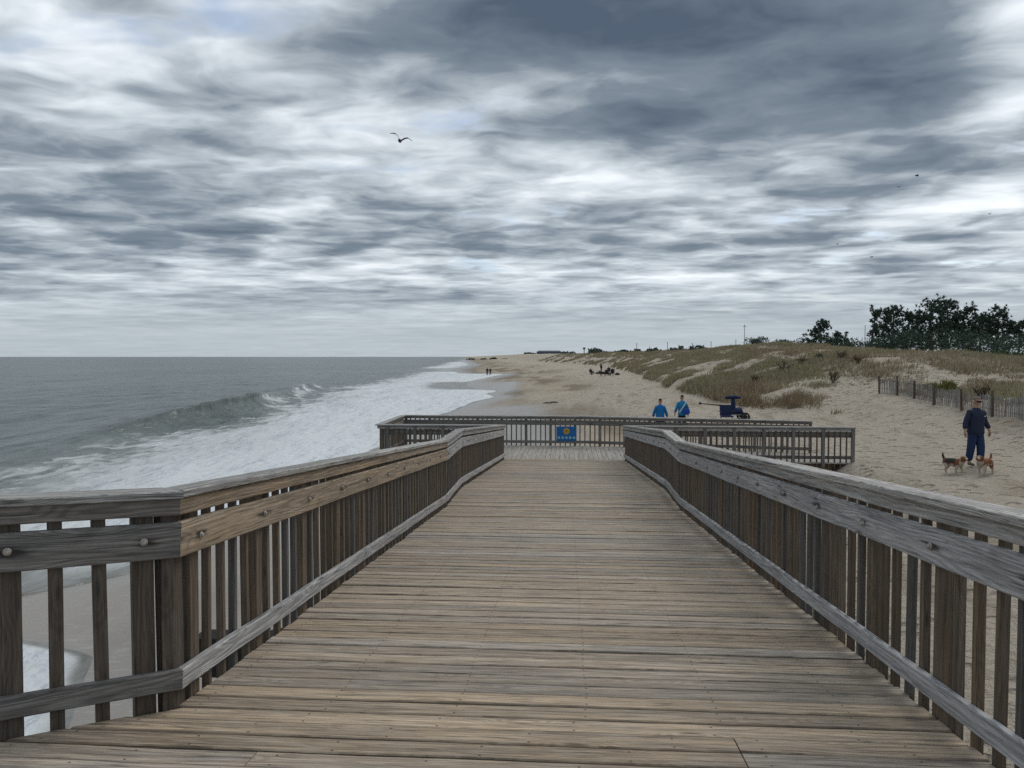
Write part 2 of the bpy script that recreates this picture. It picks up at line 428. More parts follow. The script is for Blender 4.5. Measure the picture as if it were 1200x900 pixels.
    st = g.vec(g.mul(p[0], 1.), g.mul(p[1], .45), p[2])
    lace1 = g.noise(st, .9, 5., .62, .8)
    lace2 = g.voro(g.vm('ADD', st, g.vec(g.mul(lace1, 2.2), g.mul(lace1, 1.6), 0.)), 1.1, 'SMOOTH_F1')
    pat = g.add(g.mul(g.sub(lace1, .5), 1.85), g.mul(g.sub(lace2, .45), -.5))
    pat = g.mul(pat, g.map(shal, .25, .85, 1., .18))
    mask = g.map(g.add(g.mul(foam, 1.25), pat), .45, .82)
    thick = g.map(g.add(foam, g.mul(pat, .5)), .45, 1.0, .6, 1.)
    mask = g.mul(mask, thick)
    ripl = g.add(g.noise(g.vec(g.mul(p[0], 1.1), g.mul(p[1], .45), 0.), 1., 5., .62), g.mul(g.noise(g.vec(g.mul(p[0], .3), g.mul(p[1], .09), 0.), 1., 4., .6), 5.))
    wcol = g.mix(shal, (.085, .108, .104, 1), (.21, .2, .18, 1))
    patch = g.noise(g.vec(g.mul(p[0], .02), g.mul(p[1], .006), 1.), 1., 3., .5)
    wcol = g.mix(g.map(patch, .35, .7), wcol, (.12, .14, .132, 1))
    chop = g.noise(g.vec(g.mul(p[0], .55), g.mul(p[1], .16), 6.), 1., 5., .65)
    wl = g.map(chop, .3, .7, .6, 1.4, False)  # light and dark of the ripples put into the water colour
    wcol = g.mix(1., wcol, g.vec(wl, wl, wl), 'MULTIPLY')
    fvar = g.mul(g.map(g.noise(st, 2.6, 5., .65), .3, .7, .78, 1.08, False), g.map(g.noise(g.vec(g.mul(p[0], .35), g.mul(p[1], .1), 3.), 1., 3., .5), .3, .7, .85, 1.08, False))
    fvar = g.add(g.mul(fvar, g.map(shal, .25, .85, 1., .25)), g.map(shal, .25, .85, 0., .72))
    fcol = g.mix(1., (.67, .7, .715, 1), g.vec(fvar, fvar, fvar), 'MULTIPLY')
    g.put(b.inputs['Base Color'], g.mix(mask, wcol, fcol))
    g.put(b.inputs['Roughness'], g.map(mask, 0., .6, .3, .8))
    b.inputs['IOR'].default_value = 1.33
    b.inputs['Specular IOR Level'].default_value = .46
    hf = g.add(g.mul(ripl, .5), g.mul(mask, g.add(.12, g.mul(g.noise(co, 3., 3., .55), .12))))
    g.put(b.inputs['Normal'], g.bump(hf, 1., .55))
    o.data.materials.append(m)
    tag(o, kind='structure')
build_sea()

# ------------------------------------------------------------------ boardwalk
S0, S1, S2, S3 = 3.43, 11.49, 13.15, 22.53
G1, G2 = .0781, .0802
TL, TR = -1.79, 1.67
STOP = 2.1                      # top of the slope, just behind the viewer's first step
def deckz(s):
    z = -1.65 - G1*(min(max(s, STOP), S1)-S0)
    if s > S2: z -= G2*(min(s, 22.85)-S2)
    return z
ZP = deckz(30)                  # platform level
FL = Vector((-.55, -.415)).normalized()     # the flare of the left railing, towards the viewer
def left_edge(s):
    if s >= S0: return TL
    return max(TL + FL.x/FL.y*(s-S0), -5.2)

def build_ramp_deck():
    tb = TB(); pitch = .1455; s = -1.2; i = 0
    while s < 22.82:
        g = R.uniform(.006, .013); w = pitch-g; sc = s+pitch/2
        if sc+w/2 > 22.85: break
        l = left_edge(max(sc, STOP))-.03 + R.uniform(-.012, .004); r = TR+.03+R.uniform(-.004, .012)
        if sc < S0: l = left_edge(max(sc, STOP))-.035
        dz = R.uniform(-.0035, .0035); za = deckz(sc-w/2); zb = deckz(sc+w/2)
        cuts = []
        q = R.random()
        if 3.05 < sc < 3.35: cuts = [.72]
        elif 2.9 < sc < 3.05: cuts = [-1.26]
        elif q < .04: cuts = [R.choice((-.9, .74))]
        xs = [l]+cuts+[r]
        for a, b in zip(xs[:-1], xs[1:]):
            tilt = R.uniform(-.002, .002)
            fn = Vector((-FL.y, FL.x, 0)) if (a == l and sc < S0) else None
            tb.beam((a+.0025, sc, (za+zb)/2-.019+dz-tilt), (b-.0025, sc, (za+zb)/2-.019+dz+tilt), (0, w, zb-za), (0, 0, 1), w, .038, n0=fn, ch=.005,
                    seg=max(2, int((b-a)/.4)), jit=.006)
        s += pitch; i += 1
    return tag(tb.build('ramp_deck', M['deck']), kind='structure')
build_ramp_deck()

BACK = [(-5.5, 26.3), (.76, 26.3), (7.75, 24.8)]
def back_s(t):
    if t < BACK[1][0]: return 26.35
    return 26.35 + (t-BACK[1][0])*(BACK[2][1]-BACK[1][1])/(BACK[2][0]-BACK[1][0])
def build_platform_deck():
    tb = TB(); t = -5.58; pitch = .1455
    while t < 8.25:
        g = R.uniform(.004, .01); tc = t+pitch/2
        f = 22.86 if TL-.12 < tc < TR+.12 else 22.7
        tb.beam((tc, f, ZP-.019+R.uniform(-.003, .003)), (tc, back_s(tc), ZP-.019+R.uniform(-.003, .003)), (1, 0, 0), (0, 0, 1), pitch-g, .038, seg=6, jit=.006)
        t += pitch
    return tag(tb.build('platform_deck', M['plat']), kind='structure')
build_platform_deck()

UP = Vector((0, 0, 1))
# shared upright meshes
def upright(name, w, h0, h1, mat, n=6):
    out = []
    for i in range(n):
        tb = TB(); tb.beam((0, 0, h0), (0, 0, h1), (1, 0, 0), (0, 1, 0), w, w, ch=.003, seg=3, jit=.003)
        o = tb.build(name, mat); me = o.data; bpy.data.objects.remove(o); out.append(me)
    return out
BALW = upright('baluster', .056, -.2, .985, M['balu'], 4)
BAL = upright('baluster', .038, -.2, .985, M['balu'], 9)
POST = upright('post', .09, -.42, .985, M['post'], 6)
POSTS = upright('post', .09, -.13, .985, M['raild'], 4)
def place(name, me, parent, loc, rz=0.):
    o = bpy.data.objects.new(name, me); link(o, parent); o.location = loc; o.rotation_euler = (R.uniform(-.006, .006), R.uniform(-.006, .006), rz+R.choice((0, math.pi)))
    return o

def bolt_mesh():
    vs = []; fs = []
    def disc(r, y0, y1, n=10):
        b = len(vs)
        for yy, rr in ((y0, r), (y1, r), (y1-.002 if y1 < 0 else y1, r*.8)):
            for k in range(n): vs.append((rr*math.cos(k*2*math.pi/n), yy, rr*math.sin(k*2*math.pi/n)))
        for j in range(2):
            for k in range(n): fs.append((b+j*n+k, b+j*n+(k+1) % n, b+(j+1)*n+(k+1) % n, b+(j+1)*n+k))
        fs.append(tuple(b+2*n+k for k in range(n)))
    disc(.017, .004, -.003); disc(.0105, -.002, -.011)
    o = mesh_obj('bolt', vs, fs, M['steel']); me = o.data; bpy.data.objects.remove(o); return me
BOLT = bolt_mesh()

def railing(root, path, out, mats, posts, bals, splits=4.2, capw=.15, capoff=.05, outer_top=False, bolts=0, kerb=True, post_me=None, wide_to=-1., nobolt=-9.):
    """path: deck-level points; out: +1 if the outside lies on the left of the travel direction, -1 on the right.
       rails sit on the inner face of posts and balusters"""
    P = [Vector(p) for p in path]
    H = lambda v: Vector((v.x, v.y, 0)).normalized()
    dirs = [(P[i+1]-P[i]).normalized() for i in range(len(P)-1)]
    def nrm(d): h = H(d); return Vector((-h.y, h.x, 0))*out
    offs = []
    for i in range(len(P)):                      # mitred outward offset per path corner
        if i == 0: n = nrm(dirs[0]); k = 1
        elif i == len(P)-1: n = nrm(dirs[-1]); k = 1
        else:
            a, b = nrm(dirs[i-1]), nrm(dirs[i]); n = (a+b).normalized(); k = 1/max(.3, n.dot(a))
        offs.append(n*k)
    def rail(name, key, off, zc, w, th, wvec_up, jit=.006):
        made = []
        for i in range(len(dirs)):
            a = P[i]+offs[i]*off+UP*zc; b = P[i+1]+offs[i+1]*off+UP*zc
            L = (b-a).normalized(); ln = (b-a).length
            m0 = (dirs[i-1]+dirs[i]).normalized() if i > 0 else L
            m1 = (dirs[i+1]+dirs[i]).normalized() if i < len(dirs)-1 else L
            n = max(1, round(ln/splits))
            cuts = [0]+[ln*(j+R.uniform(-.12, .12))/n for j in range(1, n)]+[ln]
            for j in range(n):
                q0 = a+L*(cuts[j]+(.0015 if j else 0)); q1 = a+L*(cuts[j+1]-(.0015 if j < n-1 else 0))
                tb = TB()
                nn = nrm(dirs[i])
                tb.beam(q0, q1, UP if wvec_up else nn, nn if wvec_up else UP, w, th,
                        n0=m0 if j == 0 else L, n1=m1 if j == n-1 else L, ch=.005, seg=max(2, int(ln/n/.45)), jit=jit)
                mt = mats(key, i, j)
                bl = (-500., 1000.)
                if key == 'mid' and bolts:
                    along_here = [(p-q0).dot(L) for p in bolt_pts]
                    along_here = [v for v, p in zip(along_here, bolt_pts) if .02 < v < (q1-q0).length-.02 and abs((p-q0-L*v).dot(nn)) < .1]
                    if along_here: bl = (along_here[0], (along_here[1]-along_here[0]) if len(along_here) > 1 else 100.)
                made.append((tb.build(name, mt, root, bl), q0, q1, nn))
        return made
    tot = [0]
    for i in range(len(dirs)): tot.append(tot[-1]+(P[i+1]-P[i]).length)
    def along(q):
        for i in range(len(dirs)):
            if q <= tot[i+1]+1e-6 or i == len(dirs)-1:
                return P[i]+dirs[i]*(q-tot[i]), nrm(dirs[i]), dirs[i]
    bolt_qs = [q for q in posts if abs(q-nobolt) > .01]
    bolt_pts = [along(q)[0]+UP*.797 for q in bolt_qs]
    rail('handrail_cap', 'cap', capoff, 1.03-.018, capw, .036, False)
    rail('top_rail', 'top', .019, .952, .078, .038, True)
    if outer_top: rail('outer_rail', 'outer', .038+.037+.012, .945, .095, .022, True)
    mids = rail('middle_rail', 'mid', .019, .797, .165, .038, True)
    if kerb: rail('kerb_rail', 'kerb', .019, .137, .095, .038, True)
    for q in posts:
        p, n, d = along(q)
        place('post', R.choice(post_me or POST), root, p+n*(.038+.0465), math.atan2(d.y, d.x))
    for q in bals:
        p, n, d = along(q)
        place('baluster', R.choice(BALW if q < wide_to else BAL), root, p+n*(.038+.0195), math.atan2(d.y, d.x))
    for q in bolt_qs[:bolts]:
        p, n, d = along(q)
        for ob, q0, q1, nn in mids:
            L = (q1-q0)
            f = (p-q0).dot(L)/L.length_squared
            if 0 < f < 1 and nn.dot(n) > .99:
                o = bpy.data.objects.new('bolt', BOLT); link(o, ob)
                o.location = p+UP*(.80+R.uniform(-.015, .015))-n*.001
                o.rotation_euler = (0, 0, math.atan2(-n.x, n.y)); break

def spaced(q0, q1, first, pitch=.8, nb=4):
    posts = []; bals = []
    q = first
    while q > q0: q -= pitch
    while q < q1+pitch:
        if q0 <= q <= q1: posts.append(q)
        for k in range(1, nb+1):
            b = q+pitch*k/(nb+1)
            if q0+.02 <= b <= q1-.03: bals.append(b+R.uniform(-.006, .006))
        q += pitch
    return posts, bals

# ---- left ramp railing with its flare
root = empty('ramp_railing', (0, 0, 0), 0, 'left ramp railing with brown boards, bending outwards near the viewer above the surf', 'railing')
bend = Vector((TL, S0, deckz(S0)))
fe = bend+Vector((FL.x, FL.y, 0))*1.6; fe.z = deckz(fe.y)
pathL = [fe, bend, Vector((TL, S1, deckz(S1))), Vector((TL, S2, deckz(S2))), Vector((TL, S3, deckz(S3)))]
d0 = 1.6
d0 = (bend-fe).length
lens = [d0]
for a, b in zip(pathL[1:-1], pathL[2:]): lens.append((b-a).length)
ramp_total = sum(lens[1:])
P1, B1 = spaced(d0+.13, d0+ramp_total-.02, d0+.2)
P1.append(d0+ramp_total-.07)
flP = [d0-1.2, d0-.675, d0-.155, d0+.055]; flB = [d0-.505, d0-.33, d0-.055, d0-.85, d0-1.03]
def matsL(key, i, j):
    if i == 0: return M['raild'] if key in ('top', 'mid', 'kerb') else M['cap']
    if key == 'cap': return M['cap']
    if key == 'kerb': return M['rail']
    if key == 'top': return M['railb'] if i == 1 else M['rail']
    return M['railb'] if (i == 1) else M['rail']
railing(root, pathL, +1, matsL, sorted(flP+P1), sorted(flB+B1), bolts=12, wide_to=d0, nobolt=d0+.055)

# ---- right ramp railing
root = empty('ramp_railing', (0, 0, 0), 0, 'right timber ramp railing of silver grey boards, running down beside the dry sand', 'railing')
pathR = [Vector((TR, 2.12, deckz(2.12))), Vector((TR, S1, deckz(S1))), Vector((TR, S2, deckz(S2))), Vector((TR, S3, deckz(S3)))]
lr = sum((b-a).length for a, b in zip(pathR[:-1], pathR[1:]))
P1, B1 = spaced(.05, lr-.02, 3.63-2.12)
P1.append(lr-.07)
railing(root, pathR, -1, lambda k, i, j: M['cap'] if k == 'cap' else M['rail'], sorted(P1), sorted(B1), capoff=.03, bolts=12)

# ---- platform railings
V3 = lambda t, s: Vector((t, s, ZP))
mp = lambda k, i, j: {'cap': M['cap'], 'outer': M['rail']}.get(k, M['raild'])
def plat(name_label, pts, out, outer, first=.05):
    r = empty('platform_railing', (0, 0, 0), 0, name_label, 'railing')
    pts = [V3(*p) for p in pts]
    ln = sum((b-a).length for a, b in zip(pts[:-1], pts[1:]))
    p, b = spaced(0.02, ln-.02, first, .84)
    if ln-p[-1] > .2: p.append(ln-.05)
    b = [x for x in b if min(abs(x-y) for y in p) > .07]
    railing(r, pts, out, mp, p, b, outer_top=outer, capw=.19, capoff=.06, post_me=POSTS)
plat('platform railing on the sea side, turning a corner left of the ramp foot', [(TL-.16, 22.78), (-5.57, 22.78), (-5.6, 26.34)], +1, True)
plat('long far platform railing that carries the blue sign with a yellow sun', [(-5.63, 26.32), BACK[1], BACK[2]], +1, False)
plat('platform railing on the land side, right of the ramp foot, ending over sand', [(8.29, 22.78), (TR+.16, 22.78)], +1, True)

# ---- what carries it
def pile_bent(s, z, t0, t1, label):
    r = empty('pile_bent', (0, s, z), 0, label, 'timber support', 'pile bents under the boardwalk')
    tb = TB(); tb.beam((t0, 0, -.34), (t1, 0, -.34), (0, 1, 0), UP, .19, .28); tb.build('cap_beam', M['dbeam'], r)
    for t in (t0+.55, t1-.5):
        X, Y = w2c(t, s); zg = gz(X, Y)
        tb = TB(); tb.beam((t, .2, zg-z-.8), (t, .2, -.26), (1, 0, 0), (0, 1, 0), .24, .24, ch=.06); tb.build('pile', M['dbeam'], r)
    return r
for i, s in enumerate((2.6, 5.3, 8.4, 11.9, 15.3, 18.7)):
    pile_bent(s, deckz(s), TL-.85, TR+.25, 'dark timber pile bent carrying the boardwalk ramp above the sand')
for i, s in enumerate((23.3, 25.6)):
    pile_bent(s, ZP, -5.3, 7.4 if i == 0 else 5.0, 'dark timber pile bent carrying the platform above the sand')
r = empty('rim_beam', (0, 22.84, ZP-.045), 0, 'brown timber rim beam under the edge of the land side platform railing', 'beam')
tb = TB(); tb.beam((TR+.3, 0, -.17), (7.7, 0, -.17), UP, (0, 1, 0), .33, .05); tb.build('beam_board', M['beam'], r)
tb = TB(); tb.beam((7.2, .12, -.6), (7.2, .12, -.02), (1, 0, 0), (0, 1, 0), .14, .14); tb.build('stub_post', M['beam'], r)

def side_beam(side, t, lab):
    r = empty('side_joist', (t, 0, 0), 0, lab, 'beam')
    for a, b in ((STOP, S1), (S1, S2), (S2, 22.8)):
        tb = TB(); tb.beam((0, a, deckz(a)-.17), (0, b, deckz(b)-.17), UP, (1, 0, 0), .24, .04); tb.build('joist_board', M['post'], r)
side_beam(-1, TL+.02, 'dark side joist under the sea side edge of the ramp boards')
side_beam(1, TR-.02, 'dark side joist under the land side edge of the ramp boards')

# ---- blue sign on the far railing
def build_sign():
    w, h = .69, .50
    t0 = 26.3*(((664-600)/900)*CA-SA)/(CA+(664-600)/900*SA)
    r = empty('sign_board', (t0, 26.285, ZP+.42), 0, 'blue sign with yellow sun emblem and row of pale dots on the far railing', 'sign')
    mb = plain('blue_sign_paint', (.005, .115, .33), .5, .08, 6)
    my = plain('yellow_sign_paint', (.5, .3, .03), .5, .1, 30); mw = plain('pale_blue_sign_paint', (.22, .42, .5), .5, .1, 30)
    def slab(name, x0, x1, z0, z1, y, th, mat):
        v = [(x, yy, z) for yy in (y, y+th) for (x, z) in ((x0, z0), (x1, z0), (x1, z1), (x0, z1))]
        return mesh_obj(name, v, [(0, 1, 2, 3), (7, 6, 5, 4), (0, 4, 5, 1), (1, 5, 6, 2), (2, 6, 7, 3), (3, 7, 4, 0)], mat, r)
    slab('panel', -w/2, w/2, -h/2, h/2, 0, .012, mb)
    def disc(name, cx, cz, pts, y, mat):
        n = len(pts); v = [(cx+x, y, cz+z) for x, z in pts]+[(cx+x, y+.003, cz+z) for x, z in pts]
        f = [tuple(range(n)), tuple(range(2*n-1, n-1, -1))]+[(k, n+k, n+(k+1) % n, (k+1) % n) for k in range(n)]
        return mesh_obj(name, v, f, mat, r)
    sun = []
    for k in range(32):
        a = k*math.pi/16; rr = .118 if k % 2 == 0 else .092
        sun.append((rr*math.cos(a), rr*math.sin(a)))
    disc('sun_emblem', 0, .09, sun, -.004, my)
    core = [(.055*math.cos(k*math.pi/10), .055*math.sin(k*math.pi/10)) for k in range(20)]
    disc('sun_core', 0, .09, core, -.008, plain('ochre_sign_paint', (.33, .17, .03), .5, .1, 30))
    for k in range(5):
        c = [(.047*math.cos(j*math.pi/8), .047*math.sin(j*math.pi/8)) for j in range(16)]
        disc('pale_dot', -.26+.13*k, -.135, c, -.004, mw)
build_sign()

# ------------------------------------------------------------------ plants
def leafmat(name, cols, rough=.75):
    m, g, b = new_mat(name)
    a = g.attr('tint')
    n = len(cols)
    c = g.ramp(a, [(i/(n-1), cols[i]) for i in range(n)])
    g.put(b.inputs['Base Color'], c); b.inputs['Roughness'].default_value = rough; b.inputs['Specular IOR Level'].default_value = .2
    return m
M['grass'] = leafmat('dune_grass_blades', [(.25, .185, .12), (.38, .315, .21), (.25, .23, .135), (.35, .315, .2), (.22, .15, .1), (.45, .39, .28)])
M['pine'] = leafmat('pine_needles', [(.03, .054, .043), (.052, .082, .06), (.082, .115, .078)])
M['bush'] = leafmat('shrub_leaves', [(.03, .05, .025), (.055, .08, .035), (.085, .105, .05)])
M['gold'] = leafmat('yellow_green_leaves', [(.09, .1, .03), (.16, .16, .05), (.22, .19, .07)])
M['brownleaf'] = leafmat('brown_leaves', [(.09, .055, .03), (.14, .09, .05), (.17, .13, .075)])
M['bark'] = plain('dark_bark', (.055, .045, .038), .9, .4, 8)
M['twig'] = plain('dry_twigs', (.07, .055, .045), .9, .4, 8)
M['farwood'] = leafmat('far_wood_leaves', [(.018, .032, .026), (.03, .045, .03), (.04, .055, .035)])

def tris_obj(name, c, u, v, tint, mat, parent=None):
    """triangles: base c +- u, tip c+v"""
    n = len(c)
    V = np.empty((n, 3, 3)); V[:, 0] = c-u; V[:, 1] = c+u; V[:, 2] = c+v
    F = np.arange(n*3).reshape(-1, 3)
    return mesh_obj(name, V.reshape(-1, 3), F.tolist(), mat, parent, attrs={'tint': np.repeat(tint, 3)})
def rdir(n, up=0.):
    d = NR.normal(size=(n, 3)); d[:, 2] += up
    return d/np.linalg.norm(d, axis=1, keepdims=True)
def perp(d):
    r = NR.normal(size=d.shape); u = np.cross(d, r); return u/np.linalg.norm(u, axis=1, keepdims=True)

def build_grass():
    # candidate tufts on the dunes, thinned by distance and by patchiness
    N = 170000
    Y = np.exp(NR.uniform(math.log(24), math.log(420), N)); e = NR.uniform(0, 1, N)**1.5*(26+.16*Y)+.1
    X = toe(Y)+e
    ok = (np.abs(X/Y) < .78)
    patch = fbm(X*.16, Y*.13, 91, 4)
    near = sstep(.33, .42, X/Y)*(1-sstep(44, 60, Y))
    dens = np.clip(sstep(1., 9, e)*.9 + .25*sstep(0, 1.5, e) + patch*2.4 - .08, .0, 1)
    dens = dens*(1-near*.68*(1-sstep(9, 19, e)))
    dens = np.where((near < .5) & (e < 6), np.clip(.2+patch*3.2, 0, 1), dens)*.72
    dens = np.clip(dens + .28*sstep(36, 40, Y)*(1-sstep(62, 75, Y))*sstep(.0, .8, e)*(1-near)*(patch > -.02), 0, 1)
    k_ = X/Y; yf = np.interp(k_, [.30, .36, .479, .502, .524, .55, .587, .627, .673, .722], [36, 40, 39, 36.5, 34.4, 31.6, 29.2, 26.9, 24.6, 22.8])
    dens = np.clip(dens + .17*sstep(.37, .43, k_)*sstep(1.5, 5, e)*(1-sstep(60, 80, Y))*(fbm(X*.6, Y*.42, 94, 3) > .015), 0, 1)
    dens = np.where((k_ > .43) & (Y < yf+.6), 0, dens)
    sp = sstep(.295, .34, k_+.25*patch)*(1-sstep(40, 47, Y))*(1-sstep(.455, .475, k_))
    dens = dens*(1-sp*(1-.5*(patch > .06)))
    dens = np.clip(dens + 2.1*fbm(X*.55, Y*.42, 93, 3)*np.minimum(1, dens*3), 0, 1)
    ok &= NR.random(N) < dens
    X, Y, e, patch = X[ok], Y[ok], e[ok], patch[ok]
    Z = terrain(X, Y)
    t, s = c2w(X, Y)
    cs, us, vs, ti = [], [], [], []
    nb = 7
    tone = np.clip(.45 + 1.5*fbm(X*.09, Y*.05, 95, 3) + .45*fbm(X*.5, Y*.5, 96, 2) + NR.normal(0, .12, len(X)) - .22*(1-sstep(1., 3.5, e))*(1-sstep(70, 90, Y)), 0, 1)
    hgt = NR.uniform(.16, .4, len(X))*(1+.5*patch)*(1+.35*(1-sstep(2, 5, e)))
    for k in range(nb):
        ax = NR.normal(0, .13, len(X)); ay = NR.normal(0, .13, len(X))
        c = np.stack([t+ax, s+ay, Z-.04], -1)
        lean = NR.normal(0, .4, (len(X), 2))+np.array([.22, 0])
        h = hgt*NR.uniform(.6, 1.15, len(X))
        v = np.stack([lean[:, 0]*h, lean[:, 1]*h, h], -1)
        wd = (.012+.00022*Y)*NR.uniform(.8, 1.5, len(X))
        an = NR.uniform(-.6, .6, len(X))
        u = np.stack([np.cos(an)*wd, np.sin(an)*wd, 0*an], -1)
        cs.append(c); us.append(u); vs.append(v); ti.append(np.clip(tone+NR.normal(0, .09, len(X)), 0, 1))
    o = tris_obj('dune_grass', np.concatenate(cs), np.concatenate(us), np.concatenate(vs), np.concatenate(ti), M['grass'])
    tag(o, 'tan and olive beach grass growing in clumps over the dunes', 'grass', kind='stuff')
    print('grass tufts', len(X))
build_grass()

def tube(pts, rads, n=6):
    vs = []; fs = []
    for i, p in enumerate(pts):
        p = Vector(p)
        d = (Vector(pts[min(i+1, len(pts)-1)])-Vector(pts[max(i-1, 0)])).normalized()
        a = d.orthogonal().normalized(); b = d.cross(a)
        for k in range(n):
            an = 2*math.pi*k/n; vs.append(p+(a*math.cos(an)+b*math.sin(an))*rads[i])
    for i in range(len(pts)-1):
        for k in range(n): fs.append((i*n+k, i*n+(k+1) % n, (i+1)*n+(k+1) % n, (i+1)*n+k))
    fs.append(tuple(range(n-1, -1, -1))); fs.append(tuple((len(pts)-1)*n+k for k in range(n)))
    return vs, fs
class MB:
    def __init__(self): self.v = []; self.f = []
    def add(self, vs, fs):
        b = len(self.v); self.v += list(vs); self.f += [tuple(b+i for i in f) for f in fs]; return self
    def tube(self, pts, rads, n=6): return self.add(*tube(pts, rads, n))
    def box(self, c, s, rot=None):
        cx, cy, cz = c; a, b, d = s[0]/2, s[1]/2, s[2]/2
        vs = [Vector((x, y, z)) for z in (-d, d) for (x, y) in ((-a, -b), (a, -b), (a, b), (-a, b))]
        if rot is not None: vs = [rot @ v for v in vs]
        return self.add([v+Vector(c) for v in vs], [(3, 2, 1, 0), (4, 5, 6, 7), (0, 1, 5, 4), (1, 2, 6, 5), (2, 3, 7, 6), (3, 0, 4, 7)])
    def build(self, name, mat, parent=None, smooth=False): return mesh_obj(name, self.v, self.f, mat, parent, smooth)

def pine(px, Y, top, wpx, label, sparse=0., lean=0., name='pine_tree', group='pines behind the dunes', dens=1., low=.04):
    x, y, z = at(px, Y); H = (418-top)/900*Y - z; Wd = wpx/900*Y/2
    r = empty(name, (x, y, z), R.uniform(0, 6), label, 'tree', group); r.rotation_euler.z = 0
    mb = MB()
    n = 7; ax = [(lean*H*(i/n)**1.5+R.uniform(-.05, .05)*H*.3, R.uniform(-.1, .1), H*.9*i/n-.2*(i == 0)) for i in range(n+1)]
    mb.tube(ax, [(.2*(1-i/n*.8))*H/6 for i in range(n+1)])
    cen = []
    nl = int((14 if sparse else 34))
    for k in range(nl):
        f = R.uniform(low if not sparse else .42, 1.)**(1. if sparse else .85); i = min(n-1, int(f*n)); p = Vector(ax[i]).lerp(Vector(ax[i+1]), f*n-i)
        an = R.uniform(0, 6.283); reach = Wd*(1.05-.55*max(0, f-.35)/.65)*R.uniform(.55, 1.1)
        q = p+Vector((math.cos(an)*reach, math.sin(an)*reach*.8, H*R.uniform(.03, .13)))
        mid = p.lerp(q, .55)+Vector((0, 0, -.02*H))
        mb.tube([p, mid, q], [.05*H/6, .035*H/6, .018*H/6], 4)
        m = int((7 if sparse else 13)*dens)
        for _ in range(m):
            g = R.random()**.6
            c = p.lerp(q, .35+.65*g)+Vector((R.gauss(0, .17)*Wd*.6, R.gauss(0, .17)*Wd*.6, abs(R.gauss(0, .05))*H))
            cen.append(c)
    for _ in range(int(14*dens)):
        cen.append(Vector(ax[-1])+Vector((R.gauss(0, .22)*Wd, R.gauss(0, .22)*Wd, R.uniform(-.1, .04)*H)))
    if not sparse:                              # the full rounded body of the crown, left open where the noise says so
        for _ in range(int(230*dens)):
            d_ = Vector((R.gauss(0, 1), R.gauss(0, 1), R.gauss(0, 1))).normalized()*R.random()**.45
            q = Vector((d_.x*Wd*1.12, d_.y*Wd*.9, H*(.5+.43*d_.z)))+Vector((lean*H*.4, 0, 0))
            if q.z < H*.75 or R.random() < .6:
                if vnoise(q.x*.8+px, q.z*.9+q.y*.4, 7) > .36: cen.append(q)
    mb.build('trunk', M['bark'], r, True)
    C = np.array([tuple(c) for c in cen]); per = 20
    rad = NR.uniform(.2, .42, len(C))*(H/6)**.5
    c = np.repeat(C, per, 0); rr = np.repeat(rad, per)
    d = rdir(len(c), .75)
    ln = (rr*NR.uniform(.6, 1.25, len(c)))[:, None]
    u = perp(d)*(.06*NR.uniform(.6, 1.4, len(c)))[:, None]
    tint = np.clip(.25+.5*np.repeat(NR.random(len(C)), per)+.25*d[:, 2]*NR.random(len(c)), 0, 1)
    tris_obj('crown', c-d*ln*.15, u, d*ln, tint, M['pine'], r)
    return r

def bush(px, Y, wpx, top, label, mat='bush', n=1500, name='bush', group=None, base=None):
    x, y, z = at(px, Y); H = (418-top)/900*Y - z; W = wpx/900*Y/2; H = max(H, .3)
    r = empty(name, (x, y, z), 0, label, 'bush', group)
    mb = MB()
    for k in range(5):
        an = R.uniform(0, 6.28); mb.tube([(0, 0, -.1), (math.cos(an)*W*.3, math.sin(an)*W*.3, H*.4), (math.cos(an)*W*.6, math.sin(an)*W*.6, H*.8)], [.03, .02, .01], 4)
    mb.build('stem', M['twig'], r)
    nl = 9
    L = np.stack([NR.normal(0, .42, nl)*W, NR.normal(0, .35, nl)*W, NR.uniform(.2, .72, nl)*H], -1); rl = NR.uniform(.28, .48, nl)
    k = NR.integers(0, nl, n); d = rdir(n)
    rr = rl[k]*NR.uniform(.5, 1.05, n)
    c = L[k]+d*np.stack([rr*W, rr*W, rr*H*.75], -1); c[:, 2] = np.maximum(c[:, 2], .02)
    sz = .006*Y**.62*NR.uniform(.7, 1.5, n)
    wisp = mat == 'gold'
    dd = rdir(n, 1.6 if wisp else .4)
    tris_obj('foliage', c, perp(dd)*(sz*(.3 if wisp else .55))[:, None], dd*(sz*(3.4 if wisp else 1.6))[:, None], np.clip(.35+.4*NR.random(n)+.25*(rl[k]-.38)*4, 0, 1), M[mat], r)
    return r

